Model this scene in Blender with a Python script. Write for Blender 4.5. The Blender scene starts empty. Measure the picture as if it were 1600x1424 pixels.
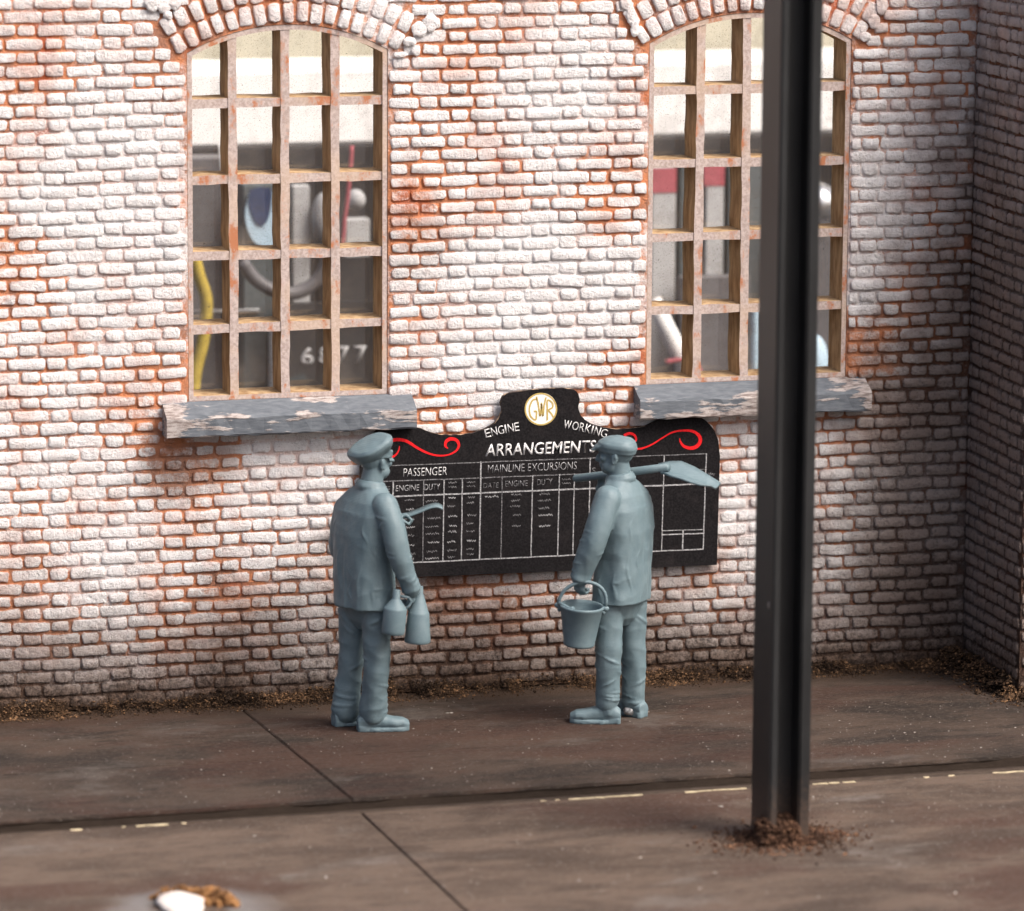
import bpy, bmesh, math, random
import numpy as np
from mathutils import Vector, Matrix, noise as mnoise

random.seed(7)
rng = np.random.default_rng(7)
scene = bpy.context.scene
COL = scene.collection

# ------------------------------------------------------------------ camera
W, H, FPX = 1600.0, 1424.0, 7606.0
YAW, PITCH, ROLL = math.radians(15.21), math.radians(10.17), math.radians(0.35)
fwd = Vector((math.sin(YAW) * math.cos(PITCH), math.cos(YAW) * math.cos(PITCH), -math.sin(PITCH)))
rgt0 = Vector((math.cos(YAW), -math.sin(YAW), 0))
up0 = rgt0.cross(fwd)
rgt = math.cos(ROLL) * rgt0 + math.sin(ROLL) * up0
upv = -math.sin(ROLL) * rgt0 + math.cos(ROLL) * up0


def ray(px, py):
    return fwd + rgt * ((px - W / 2) / FPX) - upv * ((py - H / 2) / FPX)


CAM = -ray(800, 1075) * 28.6
cam_data = bpy.data.cameras.new('camera')
cam = bpy.data.objects.new('camera', cam_data)
COL.objects.link(cam)
cam.matrix_world = Matrix(((rgt.x, upv.x, -fwd.x, CAM.x), (rgt.y, upv.y, -fwd.y, CAM.y),
                           (rgt.z, upv.z, -fwd.z, CAM.z), (0, 0, 0, 1)))
cam_data.sensor_width = 36
cam_data.lens = FPX * 36 / W
cam_data.clip_end = 500
cam_data.dof.use_dof = True
cam_data.dof.focus_distance = 28.2
cam_data.dof.aperture_fstop = 0.95
scene.camera = cam

# ------------------------------------------------------------------ light
SUN_AZ, SUN_EL = math.radians(44), math.radians(50)   # azimuth measured from -Y (viewer side) towards +X
sdir = Vector((math.sin(SUN_AZ) * math.cos(SUN_EL), -math.cos(SUN_AZ) * math.cos(SUN_EL), math.sin(SUN_EL)))
world = bpy.data.worlds.new('World')
scene.world = world
world.use_nodes = True
wn = world.node_tree
sky = wn.nodes.new('ShaderNodeTexSky')
sky.sky_type = 'NISHITA'
sky.sun_disc = False
sky.sun_elevation = SUN_EL
sky.sun_rotation = math.atan2(sdir.x, sdir.y)
sky.air_density = 0.7
sky.dust_density = 7.0
sky.ozone_density = 0.6
wn.nodes['Background'].inputs['Strength'].default_value = 0.10
wn.links.new(sky.outputs[0], wn.nodes['Background'].inputs['Color'])
sun_data = bpy.data.lights.new('sun', 'SUN')
sun_data.energy = 1.5
sun_data.angle = math.radians(30)
sun_data.color = (1.0, 0.975, 0.95)
sun = bpy.data.objects.new('sun', sun_data)
COL.objects.link(sun)
sun.location = sdir * 40
sun.rotation_euler = sdir.to_track_quat('Z', 'Y').to_euler()
scene.view_settings.view_transform = 'Standard'
scene.view_settings.look = 'None'
scene.view_settings.gamma = 1
scene.view_settings.use_curve_mapping = False
scene.view_settings.exposure = 1.20


# ------------------------------------------------------------------ placing helpers
def on_wall(px, py, y=0.0):
    d = ray(px, py)
    return CAM + d * ((y - CAM.y) / d.y)


def on_ground(px, py, z=0.0):
    d = ray(px, py)
    return CAM + d * ((z - CAM.z) / d.z)


def to_px(p):
    v = Vector(p) - CAM
    k = v.dot(fwd)
    return (W / 2 + FPX * v.dot(rgt) / k, H / 2 - FPX * v.dot(upv) / k, FPX / k)


# ------------------------------------------------------------------ object helpers
def link(name, me, parent=None, loc=None):
    o = bpy.data.objects.new(name, me)
    COL.objects.link(o)
    if parent is not None:
        o.parent = parent
    if loc is not None:
        o.location = loc
    return o


def tag(o, label=None, cat=None, group=None, kind=None):
    if label: o['label'] = label
    if cat: o['category'] = cat
    if group: o['group'] = group
    if kind: o['kind'] = kind
    return o


def mesh_obj(name, bm, mats, parent=None, smooth=False, loc=None):
    me = bpy.data.meshes.new(name)
    bm.normal_update()
    bm.to_mesh(me)
    bm.free()
    for m in (mats if isinstance(mats, (list, tuple)) else [mats]):
        me.materials.append(m)
    if smooth:
        me.polygons.foreach_set('use_smooth', [True] * len(me.polygons))
    return link(name, me, parent, loc)


def pydata_obj(name, v, f, mats, parent=None, smooth=False):
    me = bpy.data.meshes.new(name)
    me.from_pydata([tuple(p) for p in v], [], [tuple(q) for q in f])
    for m in (mats if isinstance(mats, (list, tuple)) else [mats]):
        me.materials.append(m)
    if smooth:
        me.polygons.foreach_set('use_smooth', [True] * len(me.polygons))
    me.update()
    return link(name, me, parent)


def empty(name, loc=(0, 0, 0), parent=None, rz=0):
    o = bpy.data.objects.new(name, None)
    o.empty_display_size = 0.2
    COL.objects.link(o)
    o.location = loc
    o.rotation_euler.z = rz
    if parent: o.parent = parent
    return o


def box(bm, x0, x1, y0, y1, z0, z1, mi=0):
    vs = [bm.verts.new(p) for p in ((x0, y0, z0), (x1, y0, z0), (x1, y1, z0), (x0, y1, z0),
                                    (x0, y0, z1), (x1, y0, z1), (x1, y1, z1), (x0, y1, z1))]
    fs = []
    for q in ((0, 3, 2, 1), (4, 5, 6, 7), (0, 1, 5, 4), (1, 2, 6, 5), (2, 3, 7, 6), (3, 0, 4, 7)):
        f = bm.faces.new([vs[i] for i in q])
        f.material_index = mi
        fs.append(f)
    return vs


def prism(bm, pts, y0, y1, mi=0):
    """closed outline in x,z (counter-clockwise seen from -Y) extruded from y0 (front) to y1 (back)"""
    a = [bm.verts.new((x, y0, z)) for x, z in pts]
    b = [bm.verts.new((x, y1, z)) for x, z in pts]
    fs = [bm.faces.new(a), bm.faces.new(list(reversed(b)))]
    n = len(pts)
    for i in range(n):
        j = (i + 1) % n
        fs.append(bm.faces.new((a[j], a[i], b[i], b[j])))
    for f in fs: f.material_index = mi
    return fs


def frame_axes(d):
    d = d.normalized()
    a = Vector((0, 0, 1)) if abs(d.z) < 0.9 else Vector((1, 0, 0))
    u = d.cross(a).normalized()
    return u, d.cross(u).normalized()


def tube(bm, pts, radii, seg=12, cap=True, squash=1.0):
    pts = [Vector(p) for p in pts]
    if not hasattr(radii, '__len__'): radii = [radii] * len(pts)
    rings = []
    u = None
    for i, p in enumerate(pts):
        d = (pts[min(i + 1, len(pts) - 1)] - pts[max(i - 1, 0)]).normalized()
        if u is None:
            u, v = frame_axes(d)
        else:
            u = (u - d * u.dot(d)).normalized()
            v = d.cross(u).normalized()
        r = radii[i]
        rings.append([bm.verts.new(p + u * (r * math.cos(t)) + v * (r * squash * math.sin(t)))
                      for t in [2 * math.pi * k / seg for k in range(seg)]])
    for a, b in zip(rings, rings[1:]):
        for k in range(seg):
            j = (k + 1) % seg
            bm.faces.new((a[k], a[j], b[j], b[k]))
    if cap:
        bm.faces.new(list(reversed(rings[0])))
        bm.faces.new(rings[-1])
    return rings


def lathe(bm, prof, seg=28, mat=None):
    """prof: list of (r, z) open profile; r=0 closes"""
    rings = []
    for r, z in prof:
        if r < 1e-6:
            rings.append([bm.verts.new((0, 0, z))])
        else:
            rings.append([bm.verts.new((r * math.cos(2 * math.pi * k / seg), r * math.sin(2 * math.pi * k / seg), z)) for k in range(seg)])
    for a, b in zip(rings, rings[1:]):
        for k in range(seg):
            j = (k + 1) % seg
            if len(a) == 1 and len(b) == 1: continue
            if len(a) == 1: bm.faces.new((a[0], b[k], b[j]))
            elif len(b) == 1: bm.faces.new((a[k], a[j], b[0]))
            else: bm.faces.new((a[k], a[j], b[j], b[k]))
    bmesh.ops.recalc_face_normals(bm, faces=bm.faces[:])


# ------------------------------------------------------------------ material helpers
class NT:
    def __init__(s, name):
        s.m = bpy.data.materials.new(name)
        s.m.use_nodes = True
        s.t = s.m.node_tree
        s.b = s.t.nodes['Principled BSDF']
        s.pos = s.t.nodes.new('ShaderNodeNewGeometry').outputs['Position']

    def set(s, sock, v):
        if isinstance(v, bpy.types.NodeSocket): s.t.links.new(v, sock)
        else:
            if isinstance(v, tuple) and len(v) == 3 and sock.type == 'RGBA': v = v + (1,)
            sock.default_value = v

    def math(s, op, a, b=0.0, c=0.0, clamp=False):
        n = s.t.nodes.new('ShaderNodeMath')
        n.operation = op
        n.use_clamp = clamp
        s.set(n.inputs[0], a); s.set(n.inputs[1], b); s.set(n.inputs[2], c)
        return n.outputs[0]

    def scaled(s, sc, off=(0, 0, 0), vec=None):
        n = s.t.nodes.new('ShaderNodeMapping')
        n.inputs['Scale'].default_value = sc
        n.inputs['Location'].default_value = off
        s.t.links.new(vec or s.pos, n.inputs['Vector'])
        return n.outputs[0]

    def noise(s, scale, detail=3.0, rough=0.55, vec=None, off=0.0, dist=0.0):
        n = s.t.nodes.new('ShaderNodeTexNoise')
        n.noise_dimensions = '4D'
        n.inputs['W'].default_value = off
        n.inputs['Scale'].default_value = scale
        n.inputs['Detail'].default_value = detail
        n.inputs['Roughness'].default_value = rough
        n.inputs['Distortion'].default_value = dist
        s.t.links.new(vec or s.pos, n.inputs['Vector'])
        return n.outputs['Fac']

    def step(s, v, lo, hi):
        n = s.t.nodes.new('ShaderNodeMapRange')
        n.interpolation_type = 'SMOOTHSTEP'
        s.set(n.inputs['Value'], v)
        n.inputs['From Min'].default_value = lo
        n.inputs['From Max'].default_value = hi
        return n.outputs['Result']

    def mix(s, f, a, b):
        n = s.t.nodes.new('ShaderNodeMix')
        n.data_type = 'RGBA'
        s.set(n.inputs[0], f); s.set(n.inputs[6], a); s.set(n.inputs[7], b)
        return n.outputs[2]

    def attr(s, name):
        n = s.t.nodes.new('ShaderNodeAttribute')
        n.attribute_name = name
        return n.outputs['Fac']

    def xyz(s):
        n = s.t.nodes.new('ShaderNodeSeparateXYZ')
        s.t.links.new(s.pos, n.inputs[0])
        return n.outputs

    def bump(s, h, dist, strength=1.0):
        n = s.t.nodes.new('ShaderNodeBump')
        n.inputs['Strength'].default_value = strength
        n.inputs['Distance'].default_value = dist
        s.t.links.new(h, n.inputs['Height'])
        s.t.links.new(n.outputs[0], s.b.inputs['Normal'])

    def out(s, col, rough=0.8, spec=0.3, metal=0.0):
        s.set(s.b.inputs['Base Color'], col)
        s.set(s.b.inputs['Roughness'], rough)
        s.b.inputs['Specular IOR Level'].default_value = spec
        s.b.inputs['Metallic'].default_value = metal
        return s.m


def simple(name, col, rough=0.6, spec=0.4, metal=0.0, var=0.15, scale=20.0):
    n = NT(name)
    f = n.noise(scale, 4)
    c2 = tuple(max(0.0, c * (1 - 2 * var)) for c in col)
    return n.out(n.mix(n.step(f, 0.35, 0.65), c2, col), rough, spec, metal)


# key places
CORNER_X = on_wall(1512, 700).x
PIER_Y = -0.5
for _ in range(30):
    PIER_Y += (to_px((CORNER_X, PIER_Y, 0.4))[0] - 1594) / 300.0
WALL_L = on_wall(-260, 700).x
WALL_TOP = 4.75
KERB_Y = 0.5 * (on_ground(300, 1268).y + on_ground(1400, 1190).y)
print('corner', CORNER_X, 'pier', PIER_Y, 'left', WALL_L, 'kerb', KERB_Y, 'top z', on_wall(800, 0).z)


# ------------------------------------------------------------------ materials
def brick_material(name, pier=False):
    n = NT(name)
    x, y, z = n.xyz()
    proud = n.attr('proud')
    big = n.noise(0.9, 3, 0.6, off=1.3)
    med = n.noise(6.0, 4, 0.6, off=2.1)
    med2 = n.noise(11.0, 4, 0.6, off=7.7)
    fine = n.noise(42.0, 6, 0.72, off=4.2)
    lump = n.noise(24.0, 2, 0.5, off=6.4, dist=0.4)
    grain = n.noise(170.0, 3, 0.6, off=9.1)
    one = n.noise(3.2, 2, 0.5, off=12.0)
    if pier:  # pier tones: soot, plus the shade of its unlit side painted in
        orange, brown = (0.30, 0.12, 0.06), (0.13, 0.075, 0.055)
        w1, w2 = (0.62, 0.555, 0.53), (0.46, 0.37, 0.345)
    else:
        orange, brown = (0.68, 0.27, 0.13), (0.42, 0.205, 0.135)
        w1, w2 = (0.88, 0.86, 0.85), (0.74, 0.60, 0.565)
    red = n.mix(n.step(med2, 0.38, 0.66), orange, brown)
    red = n.mix(n.step(one, 0.58, 0.72), red, (0.50, 0.13, 0.055))
    white = n.mix(n.step(med, 0.48, 0.68), w1, w2)
    white = n.mix(n.math('MULTIPLY', n.step(one, 0.46, 0.66), 0.6), white, (0.66, 0.44, 0.37))
    # dry-brushed whitewash holds on the proud faces, ragged at the joints
    m = n.math('MULTIPLY', proud, 1.05)
    m = n.math('ADD', m, n.math('MULTIPLY', n.math('SUBTRACT', med, 0.5), 1.7))
    m = n.math('ADD', m, n.math('MULTIPLY', n.math('SUBTRACT', fine, 0.5), 1.5))
    m = n.math('ADD', m, n.math('MULTIPLY', n.math('SUBTRACT', big, 0.5), 2.0))
    m = n.math('ADD', m, 0.31)
    if not pier:
        # where the whitewash was slapped on thick (+) or has worn back to brick (-)
        for px, py, r, amt in ((830, 470, 0.62, 0.85), (820, 180, 0.5, 0.20), (130, 330, 0.75, 0.45), (120, 760, 0.8, 0.15), (1150, 860, 0.35, 0.4), (1340, 470, 0.16, 0.9),
                               (5, 430, 0.36, -0.95), (20, 90, 0.40, -0.55), (700, 50, 0.50, -0.50), (640, 330, 0.30, -0.70), (965, 300, 0.34, -0.70), (240, 640, 0.34, -0.75), (430, 8, 0.75, -0.30), (1100, 8, 0.65, -0.45),
                               (300, 745, 0.34, -0.80), (1345, 545, 0.34, -0.90), (950, 610, 0.34, -0.55), (740, 960, 0.60, -0.75), (330, 970, 0.50, -0.70), (1130, 900, 0.25, -0.5), (700, 660, 0.28, -0.5), (60, 960, 0.4, -0.5)):
            q_ = on_wall(px, py)
            vm = n.t.nodes.new('ShaderNodeVectorMath')
            vm.operation = 'DISTANCE'
            n.t.links.new(n.pos, vm.inputs[0])
            vm.inputs[1].default_value = (q_.x, -0.01, q_.z)
            d_ = n.math('ADD', vm.outputs['Value'], n.math('MULTIPLY', n.math('SUBTRACT', med, 0.5), 0.5 * r))
            m = n.math('ADD', m, n.math('MULTIPLY', n.math('SUBTRACT', 1.0, n.step(d_, r * 0.25, r * 1.25)), amt))
    mask = n.step(m, 0.06, 0.74)
    col = n.mix(mask, red, white)
    # dark foam pits
    white = n.mix(n.step(m, 0.95, 1.9), white, w1)
    col = n.mix(mask, red, white)
    pits = n.math('MULTIPLY', n.step(n.math('ADD', grain, n.math('MULTIPLY', n.math('SUBTRACT', med2, 0.5), 0.35)), 0.57, 0.70), 0.6)
    zz = n.math('ADD', z, n.math('MULTIPLY', n.math('SUBTRACT', big, 0.5), 3.0))
    spk = n.noise(125.0, 4, 0.7, off=15.0)
    sp2 = n.math('MULTIPLY', n.step(n.math('ADD', spk, n.math('MULTIPLY', n.math('SUBTRACT', med2, 0.5), 0.3)), 0.53, 0.63), n.math('ADD', 0.16, n.math('MULTIPLY', n.math('SUBTRACT', 1.0, n.step(zz, 0.2, 1.7)), 0.6)))
    pits = n.math('MAXIMUM', pits, sp2)
    col = n.mix(pits, col, (0.17, 0.120, 0.098))
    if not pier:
        # old smoke and drip stains, with the left sill's shadow painted in
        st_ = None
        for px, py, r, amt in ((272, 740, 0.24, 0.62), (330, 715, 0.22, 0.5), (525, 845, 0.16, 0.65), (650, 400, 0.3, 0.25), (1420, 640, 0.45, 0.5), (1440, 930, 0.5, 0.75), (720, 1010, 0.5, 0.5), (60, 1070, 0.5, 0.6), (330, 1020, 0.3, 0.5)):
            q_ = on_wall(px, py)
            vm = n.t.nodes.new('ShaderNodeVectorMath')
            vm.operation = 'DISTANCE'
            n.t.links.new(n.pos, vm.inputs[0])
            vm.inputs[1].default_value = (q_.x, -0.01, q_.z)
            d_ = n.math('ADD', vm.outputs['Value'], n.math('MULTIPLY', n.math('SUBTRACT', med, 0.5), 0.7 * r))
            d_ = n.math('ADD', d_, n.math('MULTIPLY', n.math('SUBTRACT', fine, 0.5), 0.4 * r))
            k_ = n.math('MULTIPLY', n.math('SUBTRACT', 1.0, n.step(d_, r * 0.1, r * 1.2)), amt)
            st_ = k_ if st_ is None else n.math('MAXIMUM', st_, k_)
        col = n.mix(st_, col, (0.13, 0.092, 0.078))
    # ragged sooty splash-back, with corner and pier shade painted in
    h = n.math('ADD', z, n.math('MULTIPLY', n.math('SUBTRACT', big, 0.5), 1.5))
    h = n.math('ADD', h, n.math('MULTIPLY', n.math('SUBTRACT', med, 0.5), 0.45))
    h = n.math('ADD', h, n.math('MULTIPLY', n.math('SUBTRACT', fine, 0.5), 0.5))
    soot_shade = n.math('SUBTRACT', 1.0, n.step(h, 0.45 if pier else 0.0, 2.6 if pier else 1.05))
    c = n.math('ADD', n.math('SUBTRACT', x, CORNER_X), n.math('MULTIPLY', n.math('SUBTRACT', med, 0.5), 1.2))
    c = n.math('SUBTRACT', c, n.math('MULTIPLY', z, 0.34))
    cs = n.math('MULTIPLY', n.step(c, -1.75, -0.75), 0.96)  # corner grime, with the shade of the corner painted in
    soot_shade = n.math('MAXIMUM', soot_shade, cs)
    soot_shade = n.math('MULTIPLY', soot_shade, 0.88)
    soot_shade_c = n.mix(n.step(n.math('ADD', fine, n.math('MULTIPLY', n.math('SUBTRACT', proud, 0.6), 0.25)), 0.36, 0.62), (0.038, 0.026, 0.021), (0.190, 0.142, 0.116))
    col = n.mix(soot_shade, col, soot_shade_c)
    # damp brown earth splashed on the lowest courses
    e = n.math('ADD', z, n.math('MULTIPLY', n.math('SUBTRACT', n.noise(2.3, 4, 0.6, off=20), 0.5), 0.5))
    e = n.math('ADD', e, n.math('MULTIPLY', n.math('SUBTRACT', fine, 0.5), 0.35))
    col = n.mix(n.math('MULTIPLY', n.math('SUBTRACT', 1.0, n.step(e, 0.03, 0.30)), 0.9), col, n.mix(n.step(fine, 0.4, 0.65), (0.035, 0.022, 0.016), (0.115, 0.066, 0.040)))
    n.bump(n.math('ADD', n.math('ADD', n.math('MULTIPLY', fine, 1.0), n.math('MULTIPLY', grain, 0.4)), n.math('MULTIPLY', lump, 0.5)), 0.024, 1.0)
    return n.out(col, 0.9, 0.15)


M = {}
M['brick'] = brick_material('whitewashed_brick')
M['pier_brick'] = brick_material('sooty_shaded_brick', True)


def frame_front():
    n = NT('chipped_frame_paint')
    f1 = n.noise(10, 4, 0.6, vec=n.scaled((1, 1, 0.5)))
    f2 = n.noise(60, 4, 0.6, off=3)
    f3 = n.noise(140, 3, 0.6, off=5)
    c = n.mix(n.step(f2, 0.35, 0.65), (0.36, 0.285, 0.255), (0.52, 0.435, 0.40))
    f4 = n.noise(2.6, 3, 0.5, off=14)
    c = n.mix(n.math('MULTIPLY', n.step(f4, 0.48, 0.64), 0.45), c, (0.55, 0.40, 0.28))
    c = n.mix(n.step(n.math('ADD', f1, n.math('MULTIPLY', n.math('SUBTRACT', f2, 0.5), 0.3)), 0.53, 0.66), c, (0.42, 0.17, 0.085))
    c = n.mix(n.math('MULTIPLY', n.step(f3, 0.58, 0.7), 0.5), c, (0.22, 0.14, 0.12))
    n.bump(f2, 0.004, 0.5)
    return n.out(c, 0.8, 0.2)


def frame_side():
    n = NT('raw_ochre_wood')
    f1 = n.noise(18, 4, 0.6, vec=n.scaled((1, 1, 0.3)))
    f2 = n.noise(70, 3)
    c = n.mix(n.step(f1, 0.35, 0.65), (0.27, 0.165, 0.080), (0.50, 0.35, 0.20))
    c = n.mix(n.math('MULTIPLY', n.step(f2, 0.6, 0.7), 0.4), c, (0.5, 0.38, 0.22))
    return n.out(c, 0.75, 0.25)


def sill_paint():
    n = NT('flaking_slate_paint')
    f1 = n.noise(3.4, 2.5, 0.55, vec=n.scaled((0.75, 1.6, 3.2)), off=2.2)
    f2 = n.noise(40, 4, 0.6, vec=n.scaled((0.35, 1, 1.6)), off=1)
    f3 = n.noise(150, 3)
    paint = n.mix(n.step(f2, 0.3, 0.7), (0.090, 0.102, 0.118), (0.145, 0.160, 0.178))
    bare = n.mix(n.step(f2, 0.35, 0.62), (0.16, 0.125, 0.112), (0.40, 0.36, 0.34))
    bare = n.mix(n.math('MULTIPLY', n.step(f3, 0.56, 0.66), 0.6), bare, (0.14, 0.09, 0.07))
    k = n.math('ADD', f1, n.math('MULTIPLY', n.math('SUBTRACT', f2, 0.5), 0.30))
    k = n.math('ADD', n.math('SUBTRACT', k, 0.055), n.math('MULTIPLY', n.attr('arris'), 0.10))
    c = n.mix(n.step(k, 0.520, 0.565), paint, bare)
    n.bump(n.math('ADD', f2, n.step(k, 0.520, 0.565)), 0.004, 0.6)
    return n.out(c, 0.65, 0.3)


M['frame_front'] = frame_front()
M['frame_side'] = frame_side()
M['sill'] = sill_paint()


def glass_mat():
    n = NT('dusty_window_glass')
    t = n.t
    tr = t.nodes.new('ShaderNodeBsdfTransparent')
    tr.inputs[0].default_value = (0.985, 0.985, 0.98, 1)
    gl = t.nodes.new('ShaderNodeBsdfGlossy')
    gl.inputs['Roughness'].default_value = 0.06
    gl.inputs['Color'].default_value = (1, 1, 1, 1)
    df = t.nodes.new('ShaderNodeBsdfDiffuse')
    df.inputs[0].default_value = (0.55, 0.53, 0.50, 1)
    m1 = t.nodes.new('ShaderNodeMixShader')
    m1.inputs[0].default_value = 0.07
    t.links.new(tr.outputs[0], m1.inputs[1]); t.links.new(gl.outputs[0], m1.inputs[2])
    sp = n.noise(110, 3, 0.6)
    cl = n.noise(5, 3, 0.6, off=4)
    dust = n.math('ADD', n.math('MULTIPLY', n.step(sp, 0.56, 0.70), 0.26), n.math('ADD', 0.015, n.math('MULTIPLY', n.step(cl, 0.45, 0.72), 0.12)))
    m2 = t.nodes.new('ShaderNodeMixShader')
    t.links.new(dust, m2.inputs[0])
    t.links.new(m1.outputs[0], m2.inputs[1]); t.links.new(df.outputs[0], m2.inputs[2])
    dk = t.nodes.new('ShaderNodeBsdfDiffuse')
    dk.inputs[0].default_value = (0.10, 0.075, 0.05, 1)
    sp2 = n.noise(85, 2, 0.5, off=21)
    m3 = t.nodes.new('ShaderNodeMixShader')
    t.links.new(n.math('MULTIPLY', n.step(sp2, 0.70, 0.75), 0.8), m3.inputs[0])
    t.links.new(m2.outputs[0], m3.inputs[1]); t.links.new(dk.outputs[0], m3.inputs[2])
    t.links.new(m3.outputs[0], t.nodes['Material Output'].inputs['Surface'])
    return n.m


M['glass'] = glass_mat()


def ground_mat(name, base, dark, red, pale, redamt=0.55, ring=None):
    n = NT(name)
    st = n.scaled((0.28, 1.0, 1.0))
    s1 = n.noise(1.8, 6, 0.68, vec=n.scaled((0.5, 1.2, 1.0)), dist=0.3)
    s2 = n.noise(1.1, 5, 0.6, vec=n.scaled((0.5, 1.3, 1)), off=5, dist=0.4)
    s3 = n.noise(1.5, 6, 0.66, vec=n.scaled((0.65, 1.3, 1)), off=9, dist=0.5)
    f = n.noise(60, 4, 0.65, vec=n.scaled((0.5, 1, 1)))
    g = n.noise(210, 3, 0.6, off=3)
    c = n.mix(n.step(s1, 0.38, 0.60), dark, base)
    c = n.mix(n.math('MULTIPLY', n.step(s2, 0.50, 0.62), redamt), c, red)
    c = n.mix(n.math('MULTIPLY', n.step(s3, 0.54, 0.70), 0.8), c, pale)
    c = n.mix(n.math('MULTIPLY', n.step(f, 0.48, 0.68), 0.5), c, pale)
    f2 = n.noise(26, 4, 0.7, vec=n.scaled((0.22, 1, 1)), off=6)
    c = n.mix(n.math('MULTIPLY', n.step(f2, 0.5, 0.66), 0.5), c, tuple(k * 0.8 for k in dark))
    sp = n.noise(120, 2, 0.5, off=8)
    c = n.mix(n.math('MULTIPLY', n.step(sp, 0.69, 0.74), 0.8), c, (0.42, 0.36, 0.31))
    c = n.mix(n.math('MULTIPLY', n.step(g, 0.56, 0.67), 0.5), c, tuple(k * 0.45 for k in dark))
    if ring is None:
        x, y, z = n.xyz()
        w_ = n.math('ADD', y, n.math('MULTIPLY', n.math('SUBTRACT', n.noise(4, 5, 0.7, off=33), 0.5), 0.45))
        w_ = n.math('ADD', w_, n.math('MULTIPLY', n.math('SUBTRACT', f, 0.5), 0.25))
        c = n.mix(n.math('MULTIPLY', n.step(w_, -0.42, -0.10), 0.85), c, n.mix(n.step(g, 0.42, 0.62), (0.030, 0.020, 0.014), (0.11, 0.066, 0.040)))
    if ring:
        # pale tide mark that dried round the white stone
        x, y, z = n.xyz()
        q_ = on_ground(300, 1420, -0.05)
        dx = n.math('MULTIPLY', n.math('SUBTRACT', x, q_.x), 1.7)
        dy = n.math('MULTIPLY', n.math('SUBTRACT', y, q_.y), 1.9)
        r_ = n.math('SQRT', n.math('ADD', n.math('MULTIPLY', dx, dx), n.math('MULTIPLY', dy, dy)))
        r_ = n.math('ADD', r_, n.math('MULTIPLY', n.math('SUBTRACT', n.noise(3.5, 4, 0.6, off=31), 0.5), 0.55))
        band = n.math('MULTIPLY', n.step(r_, 0.30, 0.46), n.math('SUBTRACT', 1.0, n.step(r_, 0.5, 0.85)))
        c = n.mix(n.math('MULTIPLY', band, 0.6), c, (0.30, 0.29, 0.285))
    n.bump(n.math('ADD', n.math('MULTIPLY', f, 0.8), g), 0.020, 0.9)
    return n.out(c, 0.74, 0.2)


M['pavement'] = ground_mat('brown_pavement', (0.096, 0.066, 0.049), (0.033, 0.025, 0.020), (0.080, 0.038, 0.026), (0.145, 0.122, 0.105), 0.6)
M['road'] = ground_mat('worn_brown_road', (0.172, 0.122, 0.091), (0.084, 0.058, 0.043), (0.098, 0.050, 0.035), (0.225, 0.192, 0.168), 0.75, (0.9, 1.0))


def gutter_mat():
    n = NT('silted_gutter')
    x, y, z = n.xyz()
    f = n.noise(40, 4, 0.7, vec=n.scaled((0.4, 1, 1)))
    b = n.noise(5, 4, 0.6, off=2)
    # darker against the kerb, lighter towards the road
    d = n.math('SUBTRACT', y, n.math('ADD', n.math('MULTIPLY', x, kb[0]), kb[1]))
    d = n.math('ADD', d, n.math('MULTIPLY', n.math('SUBTRACT', b, 0.5), 0.06))
    c = n.mix(n.step(f, 0.35, 0.65), (0.048, 0.035, 0.027), (0.085, 0.064, 0.050))
    c = n.mix(n.math('MULTIPLY', n.step(d, -0.040, -0.002), 0.85), c, (0.030, 0.022, 0.017))
    n.bump(f, 0.008, 0.7)
    return n.out(c, 0.95, 0.1)




def dirt_mat(name, cols):
    n = NT(name)
    f = n.noise(5, 5, 0.7)
    g = n.noise(60, 2, 0.6, off=4)
    c = n.mix(n.step(f, 0.40, 0.60), cols[0], cols[1])
    c = n.mix(n.math('MULTIPLY', n.step(n.math('ADD', g, n.math('MULTIPLY', n.math('SUBTRACT', f, 0.5), 0.5)), 0.54, 0.66), 0.9), c, cols[2])
    n.bump(n.noise(160, 2), 0.006, 0.6)
    return n.out(c, 0.95, 0.1)


M['dirt'] = dirt_mat('crumbly_dirt', ((0.024, 0.015, 0.010), (0.070, 0.042, 0.025), (0.25, 0.140, 0.072)))
M['dark_dirt'] = dirt_mat('dark_root_dirt', ((0.04, 0.023, 0.016), (0.10, 0.052, 0.033), (0.26, 0.145, 0.085)))
M['grit'] = simple('pale_grit', (0.50, 0.45, 0.40), 0.9, 0.1, var=0.3, scale=9)
M['cream'] = simple('cream_bare_plastic', (0.58, 0.48, 0.31), 0.7, 0.3, var=0.22, scale=18)
M['white_stone'] = simple('white_stone', (0.66, 0.60, 0.55), 0.9, 0.1, var=0.08, scale=9)


def resin_mat():
    n = NT('blue_grey_resin')
    f = n.noise(14, 4, 0.6)
    g = n.noise(120, 3, 0.6, off=2)
    c = n.mix(n.step(f, 0.3, 0.7), (0.108, 0.160, 0.180), (0.136, 0.190, 0.208))
    c = n.mix(n.math('MULTIPLY', n.step(g, 0.72, 0.78), 0.5), c, (0.5, 0.56, 0.58))
    lay = n.t.nodes.new('ShaderNodeTexWave')
    lay.bands_direction = 'Z'
    lay.inputs['Scale'].default_value = 40
    lay.inputs['Distortion'].default_value = 1.5
    n.t.links.new(n.pos, lay.inputs['Vector'])
    n.bump(n.math('ADD', n.math('MULTIPLY', lay.outputs['Fac'], 0.35), g), 0.0025, 0.45)
    return n.out(c, 0.52, 0.4)


M['resin'] = resin_mat()
M['scuff'] = simple('scuffed_bare_metal_filler', (0.42, 0.42, 0.42), 0.4, 0.5, 0.3, var=0.35, scale=60)


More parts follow.
